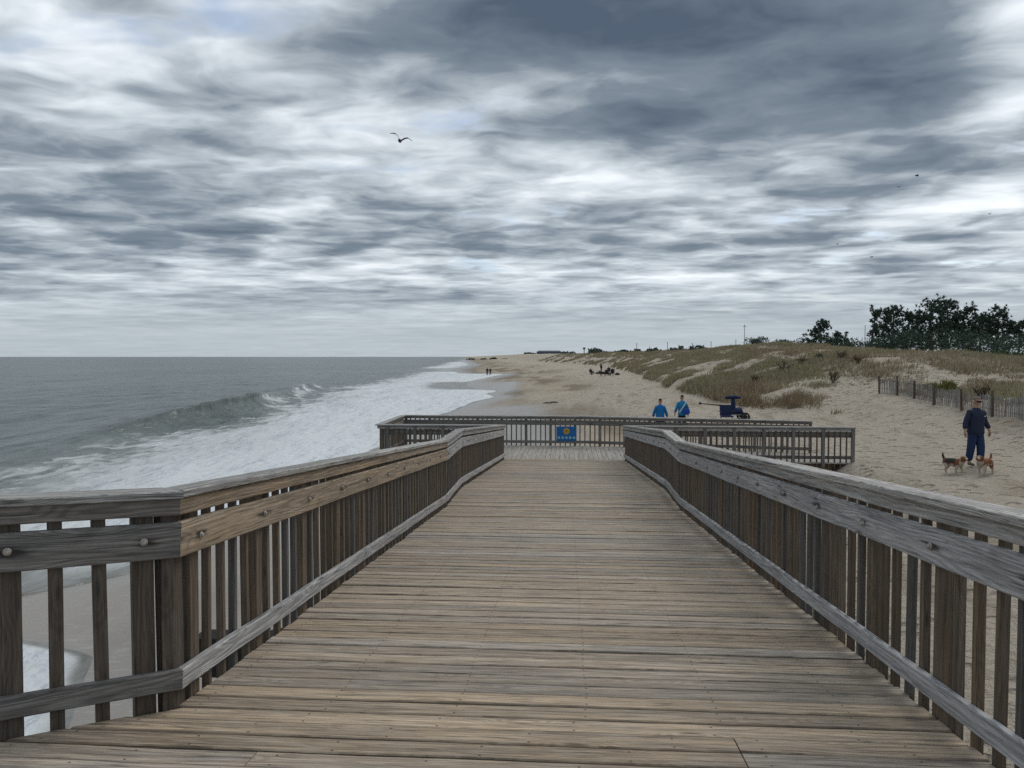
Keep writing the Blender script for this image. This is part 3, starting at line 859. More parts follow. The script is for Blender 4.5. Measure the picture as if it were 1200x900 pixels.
def twiggy(px, Y, h, label, leaf=None):
    h *= .62; x, y, z = at(px, Y)
    r = empty('shrub', (x, y, z), 0, label, 'shrub', 'bare shrubs on the dune slope')
    mb = MB(); tips = []
    for k in range(R.randint(7, 11)):
        an = R.uniform(0, 6.28); sp = R.uniform(.25, .95)
        p0 = Vector((0, 0, -.1)); p1 = Vector((math.cos(an)*sp*h*.4, math.sin(an)*sp*h*.3, h*R.uniform(.35, .55))); p2 = p1+Vector((math.cos(an)*sp*h*.45, math.sin(an)*sp*h*.3, h*R.uniform(.25, .5)))
        mb.tube([p0, p1, p2], [.03, .022, .012], 4)
        for j in range(4):
            q = p0.lerp(p1, R.uniform(.3, 1)).lerp(p2, R.random()*.6); e = q+Vector((R.uniform(-.25, .25)*h, R.uniform(-.2, .2)*h, R.uniform(.1, .35)*h)); mb.tube([q, e], [.014, .008], 3); tips.append(e)
        tips.append(p2)
    mb.build('branches', M['twig'], r)
    C = np.array([tuple(v) for v in tips]); c = np.repeat(C, 4, 0)+NR.normal(0, .06, (len(C)*4, 3)); d = rdir(len(c), .5)
    tris_obj('foliage', c, perp(d)*.016, d*.09, NR.random(len(c)), M[leaf or 'brownleaf'], r)

pine(1019, 92, 360, 22, 'thin leaning pine with bare trunk and tufted crown at the seaward end of the grove', sparse=1, lean=.12)
pine(1045, 95, 358, 46, 'broad open crowned pine, second from the seaward end of the grove')
pine(1068, 101, 366, 34, 'lower dark pine filling the gap between the two tallest crowns')
pine(1090, 96, 352, 46, 'tallest pine of the grove with sky showing through its middle', dens=.9, low=.12)
pine(1110, 99, 353, 42, 'tall round topped pine just right of the tallest one')
pine(1129, 97, 361, 40, 'dense pine sloping down on the landward side of the tall crowns')
pine(1148, 104, 368, 38, 'mid height pine whose crown steps down above the green bushes')
pine(1168, 98, 359, 38, 'flat topped pine standing apart near the right edge of the grove')
pine(1193, 96, 376, 44, 'low spreading pine at the right edge of the picture', low=.25)
pine(1232, 100, 370, 50, 'pine just beyond the right edge of the grove')
pine(962, 96, 378, 42, 'wind swept small pine with bare branch standing left of the grove', dens=.75, lean=-.05)
pine(984, 98, 391, 30, 'small low pine in the dip between the wind swept pine and the grove', dens=.7)
bush(1003, 90, 66, 388, 'low dark evergreen bush at the foot of the thin leaning pine', mat='pine', n=1800)
bush(1100, 90, 130, 383, 'long dark thicket under the tallest pines', mat='pine', n=4200)
bush(1050, 91, 80, 388, 'dark thicket below the broad open pine', mat='pine', n=2600)
bush(1172, 88, 120, 386, 'dark thicket below the flat topped pine', mat='pine', n=3000)
bush(1186, 52, 66, 408, 'mid green bush in front of the grove at the right edge', n=2600)
bush(1136, 55, 40, 412, 'grey green low bush in front of the grove left of the mid green one', n=1500)
bush(932, 98, 60, 396, 'low evergreen bush on the crest left of the wind swept pine', mat='pine', n=1700)
bush(970, 96, 64, 393, 'dark bush around the foot of the wind swept pine', mat='pine', n=1700)
bush(886, 118, 34, 394, 'small round evergreen bush on the dune crest beside the tall pole', mat='pine', n=1300)
bush(906, 112, 44, 399, 'flat evergreen bush on the crest between pole and wind swept pine', mat='pine', n=1200)
bush(1111, 33.5, 32, 446, 'yellow green bush growing behind the slatted sand fence', 'gold', 1600)
bush(1093, 36, 22, 450, 'smaller yellow green bush behind the fence, left of the larger one', 'gold', 900)
for px, Y, h, lab, lf in ((976, 41, 1.0, 'bare dark shrub alone on the sand at the end of the dune slope', None),
        (917, 47, 1.2, 'reddish brown shrub high on the dune face', None), (940, 48, .8, 'small twiggy shrub right of the reddish one', None),
        (985, 47, 1.0, 'twiggy shrub on the sandy slope above the bare dark shrub', None), (1005, 45, .8, 'low twiggy shrub left of the fence end', None),
        (960, 50, .8, 'twiggy shrub in the middle of the sandy slope', 'bush'), (884, 46, 1.0, 'brown grassy shrub on the low dune edge above the cart', None),
        (1152, 30, .9, 'dark twiggy shrub tangled in the fence beside the man', None)):
    twiggy(px, Y, h, lab, lf)

def far_wood():
    n = 26000
    px = NR.uniform(614, 1000, n); Y = NR.uniform(520, 900, n)+np.where(NR.random(n) < 2, 0, 0); Y = np.where(px < 690, Y+480, Y)
    X = (px-600)/900*Y
    big = np.clip(fbm(px*.06, 0*px+.5, 101, 3)*2.2+.5, 0, 1)
    hmax = (2.6+4.6*big**2)*np.interp(px, [612, 620, 690, 720, 1000], [.7, 1.0, .8, .8, .9])
    base = np.interp(px, [612, 700, 1000], [.8, 2.0, 3.0])
    z = base+hmax*NR.random(n)**.8-1
    t, s = c2w(X, Y); c = np.stack([t, s, z], -1); d = rdir(n, .3); sz = NR.uniform(.5, 1.1, n)[:, None]
    o = tris_obj('far_wood', c, perp(d)*sz, d*sz*1.6, NR.random(n), M['farwood'])
    tag(o, 'dark far off line of woods along the coast behind the dunes', 'woods', kind='stuff')
far_wood()

# ------------------------------------------------------------------ far structures
M['pole'] = plain('grey_pole', (.12, .11, .1), .8, .2, 3)
M['white'] = plain('white_paint', (.72, .72, .7), .6, .1, 3)
for px, Y, top, lab in ((872, 210, 380, 'tallest wooden pole, standing on the dune crest beside the small round bush'),
        (746, 480, 402, 'thin dark far pole, farthest left along the dune line'), (782, 470, 401, 'thin pale far pole midway along the dune line'),
        (795, 500, 404, 'short thin far pole right of the pale midway pole'), (811, 460, 402, 'thin far pole above the first clump of the far woods'),
        (833, 430, 400, 'thin far pole above the larger clump of the far woods'), (862, 400, 398, 'thin far pole just left of the tallest pole'),
        (761, 520, 406, 'faint far pole right of the dark one'), (1013, 96, 381, 'thin bare pole beside the leaning pine trunk')):
    X = ray(px, Y); t, s = c2w(X, Y); zb = gz(X, Y)-.5; zt = (418-top)/900*Y
    r = empty('utility_pole', (t, s, zb), 0, lab, 'pole', 'poles along the dune line')
    w = max(.045, .00042*Y)
    mb = MB(); mb.tube([(0, 0, 0), (0, 0, (zt-zb)*.5), (0, 0, zt-zb)], [w, w*.9, w*.75], 8); mb.build('pole_shaft', M['pole'], r, True)
    if Y > 150:
        mb = MB(); mb.box((0, 0, (zt-zb)*.93), (.9, .12, .12)); mb.build('crossarm', M['pole'], r)
# slim tower
Y = 1500.; X = ray(684.5, Y); t, s = c2w(X, Y)
r = empty('water_tower', (t, s, 0), 0, 'slim far tower with a wider flat head rising from the woods', 'tower')
MB().tube([(0, 0, -2), (0, 0, 14)], [.9, .8], 10).build('tower_shaft', M['pole'], r)
MB().tube([(0, 0, 13.8), (0, 0, 15), (0, 0, 17.4), (0, 0, 18.2)], [1.2, 2.7, 2.7, 1.2], 14).build('tower_head', M['pole'], r)
# long far building
Y = 940.
xa, ya = c2w(ray(629, Y), Y)
r = empty('beach_building', (xa, ya, 0), A, 'long low blue grey building far along the shore at the end of the dunes', 'building')
mbl = plain('blue_grey_wall', (.07, .1, .15), .7, .1, .2); mro = plain('dark_roof', (.05, .06, .075), .7, .1, .2)
L = 30
MB().box((L/2, 0, 3), (L, 12, 5.4)).build('wall', mbl, r)
v = [(-.6, -6.8, 5.7), (L+.6, -6.8, 5.7), (L+.6, 6.8, 5.7), (-.6, 6.8, 5.7), (2.5, 0, 7.5), (L-2.5, 0, 7.5)]
mesh_obj('roof', v, [(0, 1, 5, 4), (1, 2, 5), (2, 3, 4, 5), (3, 0, 4), (3, 2, 1, 0)], mro, r)
mg = plain('dark_window_glass', (.02, .025, .03), .2, .1, 1)
for k in range(6): MB().box((3+k*4.8, -6.02, 3.6), (2.2, .12, 1.4)).build('window', mg, r)
# groin rocks far along the beach
M['rock'] = plain('dark_groin_stone', (.045, .042, .04), .9, .4, .8)
def rock_pile(px, Y, w, h, label):
    X = ray(px, Y); t, s = c2w(X, Y)
    r = MB()
    for k in range(14):
        a = R.uniform(-w/2, w/2); hh = 1.7*h*(1-abs(a)/w*1.3)*R.uniform(.5, 1)
        b = MB(); rot = Matrix.Rotation(R.uniform(0, 6), 3, Vector((R.random(), R.random(), R.random()+.1)))
        r.box((t+a, s+R.uniform(-2, 2), SEA+.4+hh*.5), (R.uniform(1, 2.2)*w/9, R.uniform(1, 2), hh*R.uniform(.9, 1.3)), rot)
    o = r.build('rock_pile', M['rock']); tag(o, label, 'rocks', 'dark rocks of the far groin')
rock_pile(552, 1000, 11, 1.2, 'low dark rocks farthest out in the surf at the far end of the beach')
rock_pile(568, 1000, 10, 1.7, 'dark rocks at the far waterline, second from the sea')
rock_pile(579, 960, 12, 2.0, 'largest dark rock heap at the far end of the beach')
rock_pile(592, 900, 9, 1.2, 'small dark rocks lying highest up the far beach')
# white marker in the dune
x, y, z = at(1069.5, 56)
r = empty('marker_post', (x, y, z), A, 'small white marker board standing in the grass in front of the pines', 'sign')
MB().box((0, 0, .3), (.07, .07, .9)).build('post', M['pole'], r)
zt = (418-407.5)/900*56-z
MB().box((0, -.05, zt-.25), (.25, .03, .5)).build('board', M['white'], r)

# ------------------------------------------------------------------ sand fence
def sand_fence():
    pts_px = [(1031, 37.0), (1052, 35.5), (1072, 33.4), (1095, 30.6), (1128, 28.2), (1164, 25.9), (1206, 23.6), (1250, 21.8)]
    pts = [Vector(at(px, Y)) for px, Y in pts_px]
    r = empty('sand_fence', pts[0], 0, 'grey slatted sand fence half buried along the foot of the dune behind the man', 'fence')
    o0 = pts[0]
    for i, p in enumerate(pts):
        tb = TB(); h = R.uniform(.76, .92)
        tb.beam(p-o0-UP*.3, p-o0+UP*h+Vector((R.uniform(-.05, .05), 0, 0)), (1, 0, 0), (0, 1, 0), .075, .075, ch=.02); tb.build('post', M['post'], r)
    tb = TB(); wires = [MB(), MB()]
    for a, b in zip(pts[:-1], pts[1:]):
        d = b-a; n = max(2, int(Vector((d.x, d.y)).length/.082)); nn = Vector((-d.y, d.x, 0)).normalized()
        for k in range(n):
            f = (k+.5)/n; q = a.lerp(b, f)
            X, Y = w2c(q.x, q.y); q.z = gz(X, Y)+.05*math.sin(f*9+a.x)
            q = q + nn*(.06+.1*math.sin(f*math.pi))
            if R.random() < .03: continue
            lean = R.gauss(0, .05); h = R.uniform(.64, .74)
            tb.beam(q-o0-UP*.15, q-o0+UP*h+d.normalized()*lean, d, nn, .046, .01, ch=.001, seg=1)
        for w, hh in zip(wires, (.25, .62)):
            w.tube([a-o0+UP*hh+nn*.05, a.lerp(b, .5)-o0+UP*(hh-.02)+nn*.14, b-o0+UP*hh+nn*.05], [.006]*3, 4)
    tb.build('slat_panel', M['fencew'], r)
    for w in wires: w.build('wire', M['pole'], r)
sand_fence()

# ------------------------------------------------------------------ figures
def skin(name, verts, edges, rad, mat, parent=None, sub=2, loc=None):
    me = bpy.data.meshes.new(name); me.from_pydata([Vector(v) for v in verts], edges, []); me.update()
    o = bpy.data.objects.new(name, me); COL.objects.link(o)
    md = o.modifiers.new('s', 'SKIN'); md.use_smooth_shade = True
    sl = me.skin_vertices[0].data
    for i, r_ in enumerate(rad):
        sl[i].radius = r_ if isinstance(r_, tuple) else (r_, r_)
        sl[i].use_root = (i == 0)
    if sub: sd = o.modifiers.new('d', 'SUBSURF'); sd.levels = sub; sd.render_levels = sub
    dg = bpy.context.evaluated_depsgraph_get()
    nm = bpy.data.meshes.new_from_object(o.evaluated_get(dg)); nm.name = name
    bpy.data.objects.remove(o); bpy.data.meshes.remove(me)
    if mat: nm.materials.clear(); nm.materials.append(mat)
    nm.polygons.foreach_set('use_smooth', [True]*len(nm.polygons))
    return link(bpy.data.objects.new(name, nm), parent)
class SK:
    def __init__(self): self.v = []; self.e = []; self.r = []
    def p(self, co, r, frm=None):
        self.v.append(co); self.r.append(r); i = len(self.v)-1
        if frm is not None: self.e.append((frm, i))
        return i
    def chain(self, frm, pts):
        for co, r in pts: frm = self.p(co, r, frm)
        return frm
    def build(self, name, mat, parent, sub=2): return skin(name, self.v, self.e, self.r, mat, parent, sub)
M['skin'] = plain('skin', (.36, .21, .15), .6, .1, 20)
M['shirtcuff'] = plain('grey_sleeve_cuff', (.3, .3, .31), .8, .1, 20)
def cloth(name, col): return plain(name, col, .85, .22, 14, bump=.15)
M['navy'] = cloth('navy_jacket_cloth', (.012, .02, .045)); M['jean'] = cloth('blue_denim', (.011, .026, .08))
M['blue1'] = cloth('bright_blue_jacket', (.006, .13, .36)); M['blue2'] = cloth('sky_blue_jacket', (.01, .19, .38))
M['black'] = cloth('black_cloth', (.012, .013, .018)); M['dark'] = cloth('dark_grey_cloth', (.03, .033, .04)); M['bag'] = cloth('royal_blue_bag', (.01, .05, .3))
M['capc'] = cloth('faded_mauve_cap', (.2, .14, .12)); M['hair'] = plain('dark_hair', (.02, .015, .012), .7, .3, 40); M['shoe'] = plain('brown_shoe', (.09, .075, .06), .7, .2, 20)
M['sock'] = cloth('white_strap', (.6, .62, .65))

def hand(sk, wrist, palm, side, fwd=(0, -1, 0), scale=1.):
    """five short separate chains out of a palm hanging down; side=+-1"""
    w = Vector(palm); f = Vector(fwd)
    for k, (o, ln) in enumerate(((-.03, .07), (-.01, .08), (.011, .075), (.03, .058))):
        b = w+f*(-o)*scale+Vector((0, 0, -.03*scale))
        m = b+Vector((-side*.006, 0, -ln*.5))*scale; e = m+Vector((-side*.02, 0, -ln*.45))*scale
        i = sk.p(b, .0095*scale, palm_i := sk.last); i = sk.p(m, .0088*scale, i); sk.p(e, .0075*scale, i)
    b = w+f*.035*scale; i = sk.p(b, .011*scale, sk.last); i = sk.p(b+f*.018*scale+Vector((-side*.01, 0, -.03))*scale, .0105*scale, i); sk.p(b+f*.012*scale+Vector((-side*.02, 0, -.055))*scale, .009*scale, i)

def person(loc, rz, label, jacket, legs, hat=None, hairc='hair', stride=.12, arm=.08, fingers=False, scale=1., shoes='shoe', glasses=False, group=None, bulk=1., headturn=0):
    r = empty('person', loc, rz, label, 'person', group); r.scale = (scale,)*3
    s = SK()                                                    # body, facing local -Y
    pel = s.p((0, 0, .97), (.11*bulk, .09*bulk))
    ch = s.chain(pel, [((0, 0, 1.1), (.125*bulk, .095*bulk)), ((0, -.005, 1.3), (.15*bulk, .11*bulk)), ((0, .005, 1.37), (.09, .075))])
    nk = s.chain(ch, [((0, 0, 1.5), .055), ((0, -.01, 1.56), .06)])
    hd = s.chain(nk, [((0, -.015, 1.62), (.076, .092)), ((0, -.005, 1.69), (.078, .096)), ((0, .002, 1.75), (.058, .07))])
    s.chain(nk, [((0, -.09, 1.575), .022)])                      # chin
    s.p((0, -.125, 1.635), .012, nk+1)                           # nose
    for q in (-1, 1): s.p((q*.09, .005, 1.635), .014, nk+1)      # ears
    for q in (-1, 1):
        sh = s.p((q*.155, 0, 1.355), .055, ch); el = s.chain(sh, [((q*(.235+arm*.3), .02, 1.14), .046)])
        wr = s.chain(el, [((q*(.245+arm), -.05-.05*q*stride, .91), .031)])
        pa = s.p((q*(.245+arm), -.06-.05*q*stride, .85), (.03, .022), wr)
        if fingers:
            s.last = pa; hand(s, None, s.v[pa], q)
        else:
            s.chain(pa, [((q*(.24+arm), -.065-.05*q*stride, .78), .02)])
        hp = s.p((q*.09, 0, .88), .095*bulk, pel)
        kn = s.chain(hp, [((q*.1, -.02-q*stride*.45, .49), .062)]); an = s.chain(kn, [((q*.1, q*stride*-.8+.03, .1), .042)])
        s.chain(an, [((q*.105, q*stride*-.8-.08, .045), .038), ((q*.11, q*stride*-.8-.16, .035), .03)])
    s.build('body', M['skin'], r)
    s = SK()                                                    # jacket
    pel = s.p((0, 0, .8), (.185*bulk, .15*bulk))
    ch = s.chain(pel, [((0, 0, .86), (.195*bulk, .155*bulk)), ((0, 0, 1.05), (.185*bulk, .145*bulk)), ((0, -.005, 1.26), (.19*bulk, .145*bulk)), ((0, .005, 1.38), (.155, .115))])
    s.chain(ch, [((0, 0, 1.46), (.1, .095)), ((0, -.005, 1.52), (.082, .085))])
    for q in (-1, 1):
        sh = s.p((q*.165, 0, 1.375), .09, ch); el = s.chain(sh, [((q*(.24+arm*.3), .02, 1.14), .072)])
        s.chain(el, [((q*(.248+arm), -.045-.05*q*stride, .95), .058)])
    s.build('jacket', M[jacket], r)
    s = SK()                                                    # trousers
    pel = s.p((0, 0, .96), (.135*bulk, .11*bulk))
    for q in (-1, 1):
        hp = s.p((q*.088, 0, .82), .1*bulk, pel); kn = s.chain(hp, [((q*.102, -.02-q*stride*.45, .49), .085*bulk)])
        s.chain(kn, [((q*.102, q*stride*-.8+.03, .11), .072*bulk)])
    s.build('trousers', M[legs], r)
    for q in (-1, 1):
        mb = SK(); a = mb.p((q*.103, q*stride*-.8+.04, .06), (.05, .05)); mb.chain(a, [((q*.108, q*stride*-.8-.08, .05), (.05, .045)), ((q*.112, q*stride*-.8-.18, .04), (.042, .035))]); mb.build('shoe', M[shoes], r, 1)
    if hat:
        s = SK(); a = s.p((0, 0, 1.7), (.098, .112)); s.chain(a, [((0, .005, 1.745), (.092, .104)), ((0, .01, 1.775), (.06, .07))])
        h = s.build('cap', M[hat], r)
        v = []
        for k in range(9):
            an = math.pi*(k/8); v += [(.085*math.cos(an), -.075*math.sin(an)-.03, 1.705), (.088*math.cos(an), -.17*math.sin(an)-.03, 1.69)]
        v2 = [(x, y, z-.008) for x, y, z in v]; n = len(v)
        f = [(2*k, 2*k+1, 2*k+3, 2*k+2) for k in range(8)]+[(n+2*k+2, n+2*k+3, n+2*k+1, n+2*k) for k in range(8)]+[(2*k+1, n+2*k+1, n+2*k+3, 2*k+3) for k in range(8)]
        mesh_obj('brim', v+v2, f, M[hat], h)
    else:
        s = SK(); a = s.p((0, .018, 1.66), (.088, .098)); s.chain(a, [((0, .015, 1.735), (.082, .095)), ((0, .01, 1.775), (.05, .06))]); s.build('hair', M[hairc], r)
    if glasses:
        mb = MB()
        for q in (-1, 1): mb.box((q*.034, -.113, 1.652), (.055, .014, .034))
        mb.box((0, -.116, 1.66), (.03, .01, .01))
        for q in (-1, 1): mb.box((q*.079, -.06, 1.658), (.008, .11, .01))
        mb.build('sunglasses', M['black'], r)
    return r

x, y, z = at(1145, 19.6)
man = person((x, y, z+.0), A+.15, 'man in navy jacket, jeans, sunglasses and cap walking two beagles on the sand', 'navy', 'jean', hat='capc', fingers=True, glasses=True, bulk=1.2, stride=.1, arm=.1)
MB().box((.1, -.182, 1.29), (.028, .012, .02)).build('chest_badge', M['sock'], man)
x, y, z = at(774, 33)
person((x, y, z), A+math.pi-.1, 'person in plain bright blue jacket seen from behind beyond the far rail', 'blue1', 'black', bulk=1.1, arm=.07, scale=.96)
x, y, z = at(799.5, 33.5)
p2 = person((x, y, z), A+math.pi+.1, 'person in sky blue jacket with white shoulder strap and hip bag', 'blue2', 'black', bulk=1.0, arm=.07, scale=.95)
s = MB(); s.tube([(-.14, .17, 1.43), (.02, .175, 1.2), (.17, .16, .98)], [.022]*3, 6); s.tube([(-.14, -.16, 1.42), (-.15, 0, 1.5), (-.14, .17, 1.43)], [.022]*3, 6); s.build('bag_strap', M['sock'], p2)
c2, s2 = math.cos(A+math.pi+.1), math.sin(A+math.pi+.1)
lx, ly = -.14, .23
bg = empty('shoulder_bag', (x+c2*lx-s2*ly, y+s2*lx+c2*ly, z+.98), A+math.pi+.1, 'royal blue bag hanging at the hip of the person with the white strap', 'bag')
sk = SK(); a = sk.p((0, 0, -.17), (.15, .07)); sk.chain(a, [((0, 0, 0), (.16, .085)), ((0, 0, .13), (.14, .06))]); sk.build('bag_body', M['bag'], bg)
MB().tube([(-.12, 0, .13), (0, 0, .22), (.12, 0, .13)], [.012]*3, 6).build('bag_handle', M['black'], bg)

# two walkers at the waterline
x, y, z = at(571, 172)
person((x, y, z), A+math.pi, 'dark clad walker in the wash at the waterline, seaward one of the pair', 'black', 'dark', group='pair walking at the waterline')
x, y, z = at(574.6, 172)
person((x, y, z), A+math.pi+.2, 'dark clad walker in the wash at the waterline, landward one of the pair', 'dark', 'black', group='pair walking at the waterline', scale=.96)

# ---- dogs
def coatmat(name):
    m, g, b = new_mat(name); co = g.node('ShaderNodeTexCoord').outputs['Object']
    n = g.map(g.noise(co, 40., 3., .6), .3, .7, .8, 1.15, False)
    g.put(b.inputs['Base Color'], g.mix(1., g.attr('coat', 'Color'), g.vec(n, n, n), 'MULTIPLY')); b.inputs['Roughness'].default_value = .85
    return m
M['coat'] = coatmat('beagle_coat'); 
def dog(loc, rz, label, saddle, scale=1., group=None, head=.0, plain_col=None):
    """facing local +X"""
    r = empty('dog', loc, rz, label, 'dog', group); r.scale = (scale,)*3
    s = SK()
    pel = s.p((-.2, 0, .33), (.1, .115))
    sp = s.chain(pel, [((-.06, 0, .335), (.11, .12)), ((.1, 0, .305), (.122, .138)), ((.19, 0, .33), (.105, .12))])
    nk = s.chain(sp, [((.25, head*.3, .4), .075), ((.295, head*.6, .46), .068)])
    hd = s.chain(nk, [((.345, head, .485), (.072, .062)), ((.41, head*1.4, .46), (.033, .03)), ((.455, head*1.6, .45), (.024, .022))])
    for q in (-1, 1):
        e = s.p((.31, q*.062+head*.8, .495), (.014, .022), nk); s.chain(e, [((.305, q*.082+head*.8, .44), (.012, .028)), ((.315, q*.08+head*.8, .395), (.01, .02))])
        st = q*.03
        s.chain(sp, [((.17, q*.065, .27), .058), ((.165+st, q*.07, .17), .036), ((.17+st*1.5, q*.07, .08), .028), ((.19+st*2, q*.065, .02), (.025, .018))])
        s.chain(pel, [((-.2, q*.07, .27), .07), ((-.165-st, q*.072, .19), .045), ((-.235-st*1.5, q*.07, .11), .028), ((-.22-st*2, q*.07, .05), .026), ((-.195-st*2, q*.066, .018), (.026, .017))])
    s.chain(pel, [((-.27, 0, .385), .034), ((-.315, 0, .46), .03), ((-.325, 0, .54), .022), ((-.315, 0, .58), .014)])
    o = s.build('body', M['coat'], r)
    me = o.data; n = len(me.vertices); co = np.empty(n*3); me.vertices.foreach_get('co', co); co = co.reshape(-1, 3)
    x, y, z = co.T
    wh = np.array([.44, .38, .31]); br = np.array([.18, .062, .02]); bk = np.array([.018, .015, .014]); tan = np.array([.2, .078, .028])
    C = np.tile(wh, (n, 1))
    wob = .02*np.sin(x*40)+.015*np.sin(y*60)
    if plain_col is not None: C[:] = plain_col
    else:
        top = (z > .27+wob) & (x > -.3) & (x < .24); C[top] = br
        if saddle: C[(z > .3+wob) & (x > -.22) & (x < .12)] = bk
        hm = (x > .27) & (z > .38); C[hm] = tan
        C[(x > .4)] = wh; C[(x > .33) & (np.abs(y-head*1.1) < .016) & (z > .48)] = wh
        C[(x > .445)] = bk
        C[(x < -.255) & (z > .37)] = bk if saddle else br; C[(x < -.3) & (z > .535)] = wh
        C[(z < .29) & (z > .17) & (x < -.13)] = tan if not saddle else wh
    at_ = me.attributes.new('coat', 'FLOAT_COLOR', 'POINT'); at_.data.foreach_set('color', np.concatenate([C, np.ones((n, 1))], 1).astype(np.float32).ravel())
    return r
x, y, z = at(1119.5, 18.9); dog((x, y, z), -1.1, 'beagle with a black saddle walking on the man\'s right, tail raised seaward', True, .92, head=-.03)
x, y, z = at(1156.5, 18.2); dog((x, y, z), -2.5, 'brown and white beagle with raised dark tail in front of the man\'s feet', False, .9, head=.03)

# ---- beach cart, chair, umbrella, rods
Yc = 35.5
x, y, z = at(862, Yc)
M['cartb'] = cloth('dark_blue_canvas', (.008, .018, .06)); M['tyre'] = plain('black_rubber', (.015, .015, .016), .8, .2, 20); M['alu'] = plain('grey_tube', (.2, .2, .21), .4, .2, 20, .6)
r = empty('beach_cart', (x, y, z), A, 'dark beach cart with wheels loaded with blue gear at the foot of the dune', 'cart')
MB().tube([(-.45, -.25, .3), (.45, -.25, .3), (.45, .25, .3), (-.45, .25, .3), (-.45, -.25, .3)], [.02]*5, 6).tube([(-.45, 0, .3), (-.75, 0, .75)], [.02, .02], 6).build('cart_frame', M['alu'], r)
for q in (-1, 1):
    w = MB(); pts = [(.38+.17*math.cos(a*math.pi/8), q*.33, .2+.17*math.sin(a*math.pi/8)) for a in range(17)]
    w.tube(pts, [.05]*17, 6); w.tube([(.38, q*.3, .2), (.38, q*.36, .2)], [.1, .1], 10); w.build('wheel', M['tyre'], r)
sk = SK(); a = sk.p((-.1, 0, .42), (.3, .2)); sk.chain(a, [((.2, 0, .45), (.26, .2)), ((.35, 0, .5), (.16, .18))]); sk.build('gear_bundle', M['cartb'], r)
x2, y2, z2 = at(859.5, Yc+.2)
r = empty('beach_umbrella', (x2, y2, z2), A, 'blue beach umbrella folded flat on a short post above the cart', 'umbrella')
MB().tube([(0, 0, .3), (0, 0, .75), (0, 0, 1.02)], [.14, .11, .08], 10).build('umbrella_post', M['cartb'], r)
sk = SK(); a = sk.p((-.4, 0, 1.06), .06); sk.chain(a, [((-.2, 0, 1.09), (.12, .095)), ((.1, 0, 1.1), (.12, .1)), ((.28, 0, 1.08), .07), ((.38, 0, 1.06), .035)]); sk.build('umbrella_canopy', M['cartb'], r)
x2, y2, z2 = at(850.5, Yc-.8)
r = empty('camp_chair', (x2, y2, z2), A, 'dark blue folding camp chair with a square back, left of the cart', 'chair')
rot = Matrix.Rotation(-.18, 3, 'X')
MB().box((0, .0, .62), (.5, .05, .52), rot).build('backrest', M['cartb'], r); MB().box((0, -.22, .38), (.5, .45, .05)).build('seat', M['cartb'], r)
for q in (-1, 1):
    for k in (-1, 1): MB().tube([(q*.25, k*.2-.2, 0), (q*.25, -k*.1-.2, .42)], [.014]*2, 6).build('leg', M['alu'], r)
    MB().tube([(q*.27, .03, .6), (q*.27, -.42, .58)], [.02]*2, 6).build('armrest', M['cartb'], r)
x2, y2, z2 = at(836, Yc-.3)
r = empty('fishing_rods', (x2, y2, z2), A, 'bundle of dark rods reaching level from the cart towards the sea', 'rod')
MB().tube([(-.65, 0, .98), (0, 0, .92), (.6, 0, .86)], [.025, .03, .045], 6).build('rod_shaft', plain('brown_rod', (.06, .04, .03), .6, .3, 20), r)
MB().box((-.6, 0, .98), (.1, .07, .1)).build('reel', M['black'], r)
r.name = 'fishing_rod'

# ---- group sitting on the far beach
def sitter(px, Y, label, col, legs, rz, chair=True):
    x, y, z = at(px, Y)
    r = empty('person', (x, y, z), rz, label, 'person', 'people sitting on the far beach')
    s = SK(); pel = s.p((0, 0, .42), (.14, .12)); chst = s.chain(pel, [((0, .08, .62), (.14, .11)), ((0, .12, .85), (.15, .11)), ((0, .12, .96), (.06, .06)), ((0, .1, 1.08), (.085, .1)), ((0, .1, 1.18), (.06, .07))])
    for q in (-1, 1):
        s.chain(pel, [((q*.1, -.05, .42), .085), ((q*.13, -.42, .46), .065), ((q*.13, -.5, .1), .045), ((q*.13, -.62, .05), .035)])
        s.chain(2, [((q*.2, .1, .86), .06), ((q*.25, -.02, .62), .045), ((q*.2, -.28, .56), .035)])
    s.build('body', M['skin'], r, 1)
    s = SK(); pel = s.p((0, 0, .44), (.19, .16)); s.chain(pel, [((0, .08, .64), (.19, .15)), ((0, .12, .88), (.18, .14)), ((0, .12, .98), (.09, .09))])
    for q in (-1, 1): s.chain(2, [((q*.21, .1, .86), .085), ((q*.26, -.02, .62), .07), ((q*.21, -.22, .57), .06)])
    s.build('jacket', M[col], r, 1)
    s = SK(); pel = s.p((0, 0, .43), (.16, .14))
    for q in (-1, 1): s.chain(pel, [((q*.1, -.05, .43), .105), ((q*.13, -.42, .47), .085), ((q*.13, -.5, .12), .065)])
    s.build('trousers', M[legs], r, 1)
    sk = SK(); a = sk.p((0, .12, 1.1), (.095, .105)); sk.chain(a, [((0, .115, 1.18), (.085, .095))]); sk.build('hair', M['hair'], r, 1)
    if chair:
        c = empty('camp_chair', (x, y, z), rz, 'dark low camp chair under the '+chair, 'chair', 'camp chairs on the far beach')
        MB().box((0, 0, .27), (.56, .5, .04)).build('seat', M['black'], c)
        MB().box((0, .3, .6), (.56, .04, .6), Matrix.Rotation(-.2, 3, 'X')).build('backrest', M['black'], c)
        for q in (-1, 1):
            for k in (-1, 1): MB().tube([(q*.27, k*.22, 0), (q*.27, k*.22, .3)], [.02]*2, 5).build('leg', M['alu'], c)
sitter(693, 140, 'person in dark clothes sitting apart, seaward of the others on the far beach', 'black', 'dark', 1.2, 'person sitting apart on the seaward side')
sitter(712.5, 138, 'dark clad person sitting behind the front pair on the far beach', 'dark', 'black', -1.0, 'person sitting behind the front pair')
sitter(712, 118, 'dark clad person in the far beach front row beside the black dog', 'black', 'black', .6, 'person beside the black dog')
